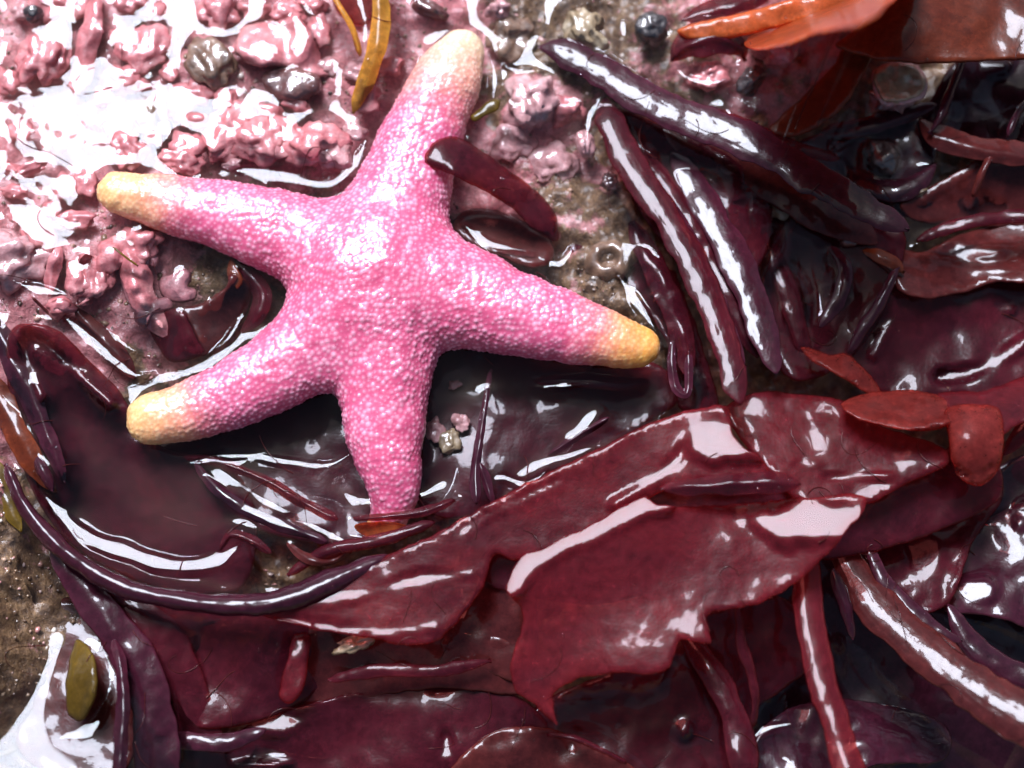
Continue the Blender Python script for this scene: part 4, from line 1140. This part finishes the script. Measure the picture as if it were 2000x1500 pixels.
blade('smooth wine sheet spread under the fork of shining ribbons', [(1195, 215), (1290, 240), (1420, 300), (1500, 370), (1500, 480), (1450, 560), (1370, 560), (1290, 470), (1230, 380), (1205, 300)],
      [(1210, 220, -.015), (1480, 400, -.03), (1380, 540, -.02), (1250, 380, -.02)], 'wine', amp=.010, nscale=8, strip=[([(1330, 330), (1390, 420), (1420, 480)], 6), ([(1230, 260), (1270, 300)], 8)])
blade('dark frond sheet lying between long ribbon and squarish pebble', [(1560, 280), (1640, 250), (1700, 225), (1790, 230), (1830, 290), (1800, 380), (1760, 430), (1680, 380), (1600, 330)],
      [(1570, 285, -.03), (1820, 300, -.06), (1700, 240, -.06), (1700, 370, -.07)], 'plum', amp=.012, nscale=8)
for lab, pts, mt in [
    ('flat strap with silvery edge lying between the two forked ribbons', [(1270, 345, .02, 10), (1330, 440, .035, 16), (1380, 540, .05, 16), (1425, 640, .06, 14), (1455, 720, .06, 8)], 'plum'),
    ('slim strap crossing under the long dark ribbon beside the small orange-red tongue', [(1400, 215, .01, 8), (1470, 250, .02, 13), (1560, 290, .02, 13), (1640, 310, .0, 7)], 'wine'),
    ('plum strap curling around the drowned brown pebble', [(1620, 480, -.03, 9), (1650, 520, -.015, 15), (1640, 580, -.01, 15), (1600, 640, -.02, 8)], 'plum'),
    ('narrow strap lying along the top of the brown striped frond', [(1790, 470, -.01, 8), (1870, 440, .01, 13), (1960, 425, .02, 14), (2060, 420, .03, 14)], 'wine'),
    ('flat strap sliding under the red tongue at the right border', [(1960, 890, .0, 10), (1990, 850, .015, 16), (2030, 800, .02, 18), (2070, 760, .03, 18)], 'wine'),
    ('plum strap between orange-brown strap and the torn maroon frond', [(1690, 1060, -.03, 10), (1740, 1150, -.02, 16), (1810, 1220, .0, 18), (1880, 1255, .01, 10)], 'plum'),
    ('drowned strap with a wavy edge below the wide wine frond', [(250, 1440, -.06, 10), (340, 1445, -.04, 18), (440, 1450, -.04, 18), (520, 1425, -.05, 9)], 'plum'),
    ('thin strap in front of the brown frond beneath the ragged tip', [(640, 1330, -.04, 8), (740, 1310, -.02, 13), (850, 1310, -.02, 13), (960, 1290, -.03, 7)], 'wine'),
]:
    ribbon(lab, pts, mt, arch=.3, rnd=True)

blade('dark wet frond sheet lying under the white water around the olive blade', [(72, 1215), (128, 1165), (190, 1215), (246, 1300), (250, 1500), (110, 1520), (30, 1450), (74, 1340)],
      [(100, 1200, -.065), (240, 1300, -.055), (200, 1480, -.03), (60, 1440, -.04)], 'brown', amp=.006)
# ------------------------------------------------------------------ water
GS = 0.003
wx = np.arange(-1.28, 1.28, GS); wy = np.arange(-1.0, 1.06, GS)
WX, WY = np.meshgrid(wx, wy)
TH, _ = rock_h(WX, WY)
samples = []
n_ = 4
for i in range(n_ + 1):
    for j in range(n_ + 1 - i):
        samples.append((i / n_, j / n_, 1 - (i + j) / n_))
THN = None
for V, F in OBST[1:] + OBST[:1]:
    if V is OBST[0][0]:
        THN = TH.copy()
    for a, b, c_ in samples:
        Q = V[F[:, 0]] * a + V[F[:, 1]] * b + V[F[:, 2]] * c_
        ix = np.round((Q[:, 0] - wx[0]) / GS).astype(int); iy = np.round((Q[:, 1] - wy[0]) / GS).astype(int)
        k = (ix >= 0) & (ix < len(wx)) & (iy >= 0) & (iy < len(wy))
        np.maximum.at(TH, (iy[k], ix[k]), Q[k, 2])
water_f = tps([(0, 0, 0.044), (350, 60, 0.044), (650, 200, 0.026), (60, 330, 0.046), (100, 520, 0.044), (350, 560, 0.018), (350, 250, 0.044),
               (1000, 50, 0.008), (1060, 200, 0.006), (1100, 300, -0.005), (1180, 520, -0.012), (950, 850, -0.022), (600, 900, -0.026), (750, 560, -0.02),
               (20, 1150, -0.05), (100, 1200, -0.055), (230, 1250, -0.042), (150, 1330, -0.020), (40, 1480, 0.016), (220, 1480, 0.014), (0, 1350, -0.01), (255, 1260, -0.038), (262, 1400, 0.0), (265, 1490, 0.02), (120, 680, 0.0), (250, 950, -0.008), (250, 1090, -0.010), (450, 1120, -0.016), (700, 1350, -0.14), (1300, 1300, -0.15), (1150, 800, -0.022),
               (1500, 130, -0.015), (1720, 270, -0.075), (1600, 600, -0.115), (1950, 500, -0.105), (1300, 650, -0.03), (1900, 1300, -0.20), (1500, 900, -0.17), (1500, 350, -0.05), (1300, 480, -0.04),
               (2000, 50, -0.08), (1300, 60, 0.0), (400, 1350, -0.15), (500, 1020, -0.018), (335, 985, -0.010)])
qx, qy = proj(np.stack([WX, WY, 0 * WX], -1))
H0 = water_f(np.clip(qx, -100, 2100), np.clip(qy, -100, 1600))
CLIMB = 0.038 - 0.029 * np.clip((340 - qx) / 80, 0, 1) * np.clip((qy - 1140) / 60, 0, 1)     # lower climb keeps the near left film leaning to mirror the bright sky
LCAP = 0.034
PK = np.clip(pink_f(np.clip(qx, -100, 2100), np.clip(qy, -100, 1600)), 0.0, 1)
FILM = np.clip((PK - 0.30) / 0.25, 0, 1)           # the crust is wet all over: a thin sheet of water runs over its knobs
THB = THN.copy()
for it in range(5):
    Tp = np.pad(THB, 1, mode='edge')
    THB = (2 * THB + Tp[:-2, 1:-1] + Tp[2:, 1:-1] + Tp[1:-1, :-2] + Tp[1:-1, 2:]) / 6
star_top = np.zeros_like(TH)
TC = np.maximum(np.minimum(THN, H0 + CLIMB), np.minimum(TH, H0 + 0.014))
FT = np.where(FILM > 0, np.minimum(np.maximum(THB, THN - 0.002) + 0.006 * FILM - 0.004 * (1 - FILM), H0 + 0.022), -9)
TC = np.maximum(TC, FT)
W = np.maximum(H0, TC)
a = (LCAP / GS) ** 2
for it in range(260):
    Wp = np.pad(W, 1, mode='edge')
    nb4 = Wp[:-2, 1:-1] + Wp[2:, 1:-1] + Wp[1:-1, :-2] + Wp[1:-1, 2:]
    Wn = (H0 + a * nb4) / (1 + 4 * a)
    W = np.maximum(W + 1.0 * (Wn - W), TC)
W = W + np.clip(PK, 0.1, 1) * (0.0026 * fbm(WX * 8, WY * 8, 55, 2) + 0.0006 * fbm(WX * 30, WY * 30, 58, 2))
# narrow bands of water, shaped along traced lines to mirror the bright sky
BANDS = [([(75, 955), (150, 1035), (250, 1082), (350, 1104), (430, 1092), (468, 1060)], 15), ([(370, 897), (480, 886), (560, 900), (640, 906), (692, 878)], 8),
         ([(400, 922), (450, 975), (520, 1010), (600, 1046)], 9), ([(560, 1005), (620, 1030), (680, 1058), (760, 1056), (850, 1030)], 9),
         ([(1060, 505), (1095, 515), (1122, 478)], 13), ([(1205, 525), (1245, 590), (1285, 655)], 9), ([(900, 432), (950, 474), (1040, 496)], 8),
         ([(440, 338), (560, 358), (650, 372), (694, 335), (722, 280)], 11), ([(955, 105), (966, 160), (962, 225)], 7), ([(985, 135), (1015, 150), (1050, 150)], 12),
         ([(1318, 125), (1330, 150), (1380, 172), (1430, 165)], 8), ([(1425, 185), (1480, 206), (1540, 190), (1580, 150)], 12), ([(1655, 290), (1685, 335), (1755, 362), (1800, 350)], 12),
         ([(1050, 748), (1100, 752), (1160, 746)], 5), ([(120, 615), (170, 660), (220, 705), (270, 738), (300, 730)], 11), ([(455, 1445), (540, 1402), (620, 1366)], 13),
         ([(30, 560), (80, 580), (140, 590)], 9), ([(205, 640), (250, 680), (290, 700)], 7), ([(415, 690), (450, 660), (480, 600)], 7), ([(1145, 300), (1150, 240), (1180, 190)], 7),
         ([(1250, 30), (1240, 70), (1262, 95)], 7), ([(1155, 105), (1200, 130), (1260, 175)], 8), ([(930, 945), (980, 930), (1030, 945), (1070, 915)], 10), ([(700, 900), (722, 940), (745, 985)], 6),
         ([(1300, 700), (1308, 770), (1296, 810)], 6), ([(840, 1000), (880, 950), (895, 890)], 6), ([(1540, 940), (1640, 960)], 6), ([(1480, 1440), (1530, 1410), (1620, 1400)], 8), ([(1825, 150), (1855, 172), (1905, 165)], 7), ([(1560, 742), (1600, 752), (1650, 742)], 6), ([(1480, 705), (1512, 738), (1555, 742)], 7), ([(1610, 300), (1640, 270), (1690, 255)], 7), ([(1445, 470), (1480, 560), (1500, 640)], 6), ([(216, 1225), (207, 1290), (200, 1360), (170, 1425), (110, 1445)], 17, True)]
gxr, gyr = qx, qy
Wsm = W.copy()
for line, wd, *asis in BANDS:
    if asis: Wsm = H0.copy()
    m_ = catmull(np.array(line, float), 6.0, False)
    x0, x1, y0, y1 = m_[:, 0].min() - 60, m_[:, 0].max() + 60, m_[:, 1].min() - 60, m_[:, 1].max() + 60
    sel = np.nonzero((gxr > x0) & (gxr < x1) & (gyr > y0) & (gyr < y1))
    X_, Y_ = gxr[sel], gyr[sel]
    wl = np.array([Wsm[int(np.clip((q_[1] - wy[0]) / GS, 0, len(wy) - 1)), int(np.clip((q_[0] - wx[0]) / GS, 0, len(wx) - 1))] for q_ in unproj(m_[:, 0], m_[:, 1], 0 * m_[:, 0])])
    wl = np.convolve(np.pad(wl, 8, mode='edge'), np.ones(17) / 17, 'valid')
    slx, sly = sky_slope(m_[len(m_) // 2, 0], m_[len(m_) // 2, 1], 0.0)
    # let the level run along the band the way the lean asks for, within a small range
    alt = -slx * (m_[:, 0] - m_[:, 0].mean()) / 1000.0 + sly * (m_[:, 1] - m_[:, 1].mean()) / 1000.0
    if not asis: wl = wl.mean() + 0.5 * (wl - wl.mean()) * 0.6 + np.clip(alt, -0.014, 0.014)
    bd = np.full(len(X_), 1e9); bi = np.zeros(len(X_), int)
    for k_ in range(len(m_)):
        dd = (X_ - m_[k_, 0]) ** 2 + (Y_ - m_[k_, 1]) ** 2
        u_ = dd < bd
        bd = np.where(u_, dd, bd); bi = np.where(u_, k_, bi)
    bd = np.sqrt(bd)
    ends = np.minimum(bi, len(m_) - 1 - bi) * 6.0
    ww_ = wd * np.clip(0.25 + ends / 70.0, 0.25, 1) * (1 + 0.45 * gnoise(X_ / 70.0, Y_ / 70.0, 301))
    w_ = np.clip((1.5 - bd / ww_) / 0.7, 0, 1); w_ = w_ * w_ * (3 - 2 * w_)
    pl = wl[bi] - slx * (X_ - m_[bi, 0]) / 1000.0 + sly * (Y_ - m_[bi, 1]) / 1000.0 + 0.004
    tgt = np.maximum(pl, np.minimum(TH[sel] + 0.002, wl[bi] + 0.016))
    W[sel] = np.where(TH[sel] - THN[sel] > 0.001, W[sel], W[sel] * (1 - w_) + tgt * w_)
keep_v = (W > TH - 0.004)
q = grid_faces(len(wy), len(wx))
kf = keep_v.ravel()[q].any(1)
q = q[kf]
used = np.unique(q)
remap = np.full(len(wx) * len(wy), -1); remap[used] = np.arange(len(used))
WV = np.stack([WX, WY, W - 0.0010], -1).reshape(-1, 3)[used]
if DEBUGW:
    for py_ in range(900, 1080, 20):
        print('ROW', py_, [(px_, round(float(TH[int((q_[1] - wy[0]) / GS), int((q_[0] - wx[0]) / GS)]), 3), round(float(W[int((q_[1] - wy[0]) / GS), int((q_[0] - wx[0]) / GS)]), 4)) for px_ in range(220, 460, 30) for q_ in [unproj(px_, py_, 0)]])
    for py_ in range(1150, 1500, 40):
        print('ROW', py_, [(px_, round(float(TH[int((q_[1] - wy[0]) / GS), int((q_[0] - wx[0]) / GS)]), 3), round(float(H0[int((q_[1] - wy[0]) / GS), int((q_[0] - wx[0]) / GS)]), 3)) for px_ in range(0, 300, 40) for q_ in [unproj(px_, py_, 0)]])
wo = mesh_obj('water', WV, remap[q], M['water'])
tag(wo, 'clear shallow water clinging around the starfish and seaweed', kind='structure')
# sand grains lodged on the bare rock
RH_, RPK = rock_h(WX, WY)
open_rock = (TH - RH_ < 0.001) & (qx > -60) & (qx < 2060) & (qy > -60) & (qy < 1560)
iy_, ix_ = np.nonzero(open_rock & (gnoise(WX * 10, WY * 10, 201) > -0.1))
pick = rng.choice(len(iy_), min(2600, len(iy_)), replace=False)
b_ = bmesh.new(); bmesh.ops.create_icosphere(b_, subdivisions=1, radius=1.0)
gv = np.array([v.co[:] for v in b_.verts]); gf = np.array([[v.index for v in f.verts] for f in b_.faces]); b_.free()
GV, GF, GT = [], [], []
for k_, i_ in enumerate(pick):
    y_, x_ = iy_[i_], ix_[i_]
    r_ = 0.0022 * math.exp(rng.normal(0, 0.5))
    q_ = gv * (1 + 0.25 * rng.normal(size=(len(gv), 1))) * np.array([1, .6 + .6 * rng.random(), .6]) * r_
    GV.append(q_ + np.array([WX[y_, x_] + rng.uniform(-.0015, .0015), WY[y_, x_] + rng.uniform(-.0015, .0015), TH[y_, x_]])); GF.append(gf + k_ * len(gv)); GT.append(np.full(len(gv), rng.random()))
gr_o = mesh_obj('sand_grains', np.concatenate(GV), np.concatenate(GF), M['grain'], attrs={'shade': np.concatenate(GT)}, smooth=False)
tag(gr_o, 'coarse sand grains and shell grit lodged on the bare rock', 'sand', kind='stuff')
# fine weed threads lying over everything
SVt, SFt, nt_ = [], [], 0
def zat(x, y):
    i = int(np.clip(round((x - wx[0]) / GS), 0, len(wx) - 1)); j = int(np.clip(round((y - wy[0]) / GS), 0, len(wy) - 1))
    return max(TH[j, i], W[j, i]), i, j
for k_ in range(130):
    x_, y_ = rng.uniform(-1.0, 1.0), rng.uniform(-.78, .78)
    if TH[int((y_ - wy[0]) / GS), int((x_ - wx[0]) / GS)] - THN[int((y_ - wy[0]) / GS), int((x_ - wx[0]) / GS)] > 0.001: continue
    a_ = rng.uniform(0, 6.3); da = rng.normal(0, .10); rr_ = rng.uniform(.0006, .0013)
    path = []
    z0 = None
    for s_ in range(int(rng.integers(6, 24))):
        zz, ii, jj = zat(x_, y_)
        if TH[jj, ii] - THN[jj, ii] > 0.001: break
        z0 = zz if z0 is None else 0.5 * z0 + 0.5 * zz
        path.append((x_, y_, max(zz, z0) + .0008))
        x_ += math.cos(a_) * .006; y_ += math.sin(a_) * .006; a_ += da; da += rng.normal(0, .05)
    if len(path) < 4: continue
    path = np.array(path); tg_ = np.gradient(path, axis=0); tg_ /= np.linalg.norm(tg_, axis=1)[:, None]
    sd2 = np.cross(tg_, [0, 0, 1]); up_ = np.cross(sd2, tg_)
    rad = rr_ * np.linspace(1, .5, len(path))[:, None]
    ring = np.concatenate([path + sd2 * rad * math.cos(t_) + up_ * rad * math.sin(t_) for t_ in np.arange(5) * 2 * math.pi / 5]).reshape(5, len(path), 3)
    id_ = np.arange(5 * len(path)).reshape(5, len(path)) + nt_
    for t_ in range(5):
        A_, B_ = id_[t_], id_[(t_ + 1) % 5]
        SFt.append(np.stack([A_[:-1], A_[1:], B_[1:], B_[:-1]], 1))
    SVt.append(ring.reshape(-1, 3)); nt_ += 5 * len(path)
th_o = mesh_obj('weed_threads', np.concatenate(SVt), np.concatenate(SFt), M['brown'])
tag(th_o, 'fine brown weed threads caught on the wet fronds and stones', 'weed threads', kind='stuff')
# small beads of water standing on the fronds
b_ = bmesh.new(); bmesh.ops.create_icosphere(b_, subdivisions=2, radius=1.0)
bv = np.array([v.co[:] for v in b_.verts]); bf = np.array([[v.index for v in f.verts] for f in b_.faces]); b_.free()
DV, DF, nd = [], [], 0
cand = []
for V, F in OBST[1:]:
    if len(F) < 400:
        continue
    k = rng.integers(0, len(F), 60)
    P_ = V[F[k]]
    nn = np.cross(P_[:, 1] - P_[:, 0], P_[:, 2] - P_[:, 0]); nn /= np.maximum(np.linalg.norm(nn, axis=1), 1e-12)[:, None]
    cand.append(np.concatenate([P_.mean(1), nn], 1))
cand = np.concatenate(cand); rng.shuffle(cand)
clump = fbm(cand[:, 0] * 5, cand[:, 1] * 5, 91, 2)
for c_, cl in zip(cand, clump):
    if nd >= 420: break
    ix = int(round((c_[0] - wx[0]) / GS)); iy = int(round((c_[1] - wy[0]) / GS))
    if not (0 <= ix < len(wx) and 0 <= iy < len(wy)) or cl < 0.05 or c_[5] < 0.8: continue
    if abs(TH[iy, ix] - c_[2]) > 0.006 or W[iy, ix] > c_[2] + 0.002: continue
    r_ = 0.0016 * math.exp(rng.normal(0.0, 0.45))
    X_ = bv * np.array([1 + .5 * rng.random(), 1 + .2 * rng.random(), 0.55]) * r_
    a_ = rng.random() * 6.3
    X_ = np.stack([X_[:, 0] * math.cos(a_) - X_[:, 1] * math.sin(a_), X_[:, 0] * math.sin(a_) + X_[:, 1] * math.cos(a_), X_[:, 2]], -1)
    DV.append(X_ + c_[:3]); DF.append(bf + nd * len(bv)); nd += 1
dro = mesh_obj('water_droplets', np.concatenate(DV), np.concatenate(DF), M['water'])
tag(dro, 'tiny beads of water scattered over the wet fronds', 'water droplets', kind='stuff')
print('TRIS', sum(len(m.polygons) for m in bpy.data.meshes), 'water', len(q), 'star', nv)
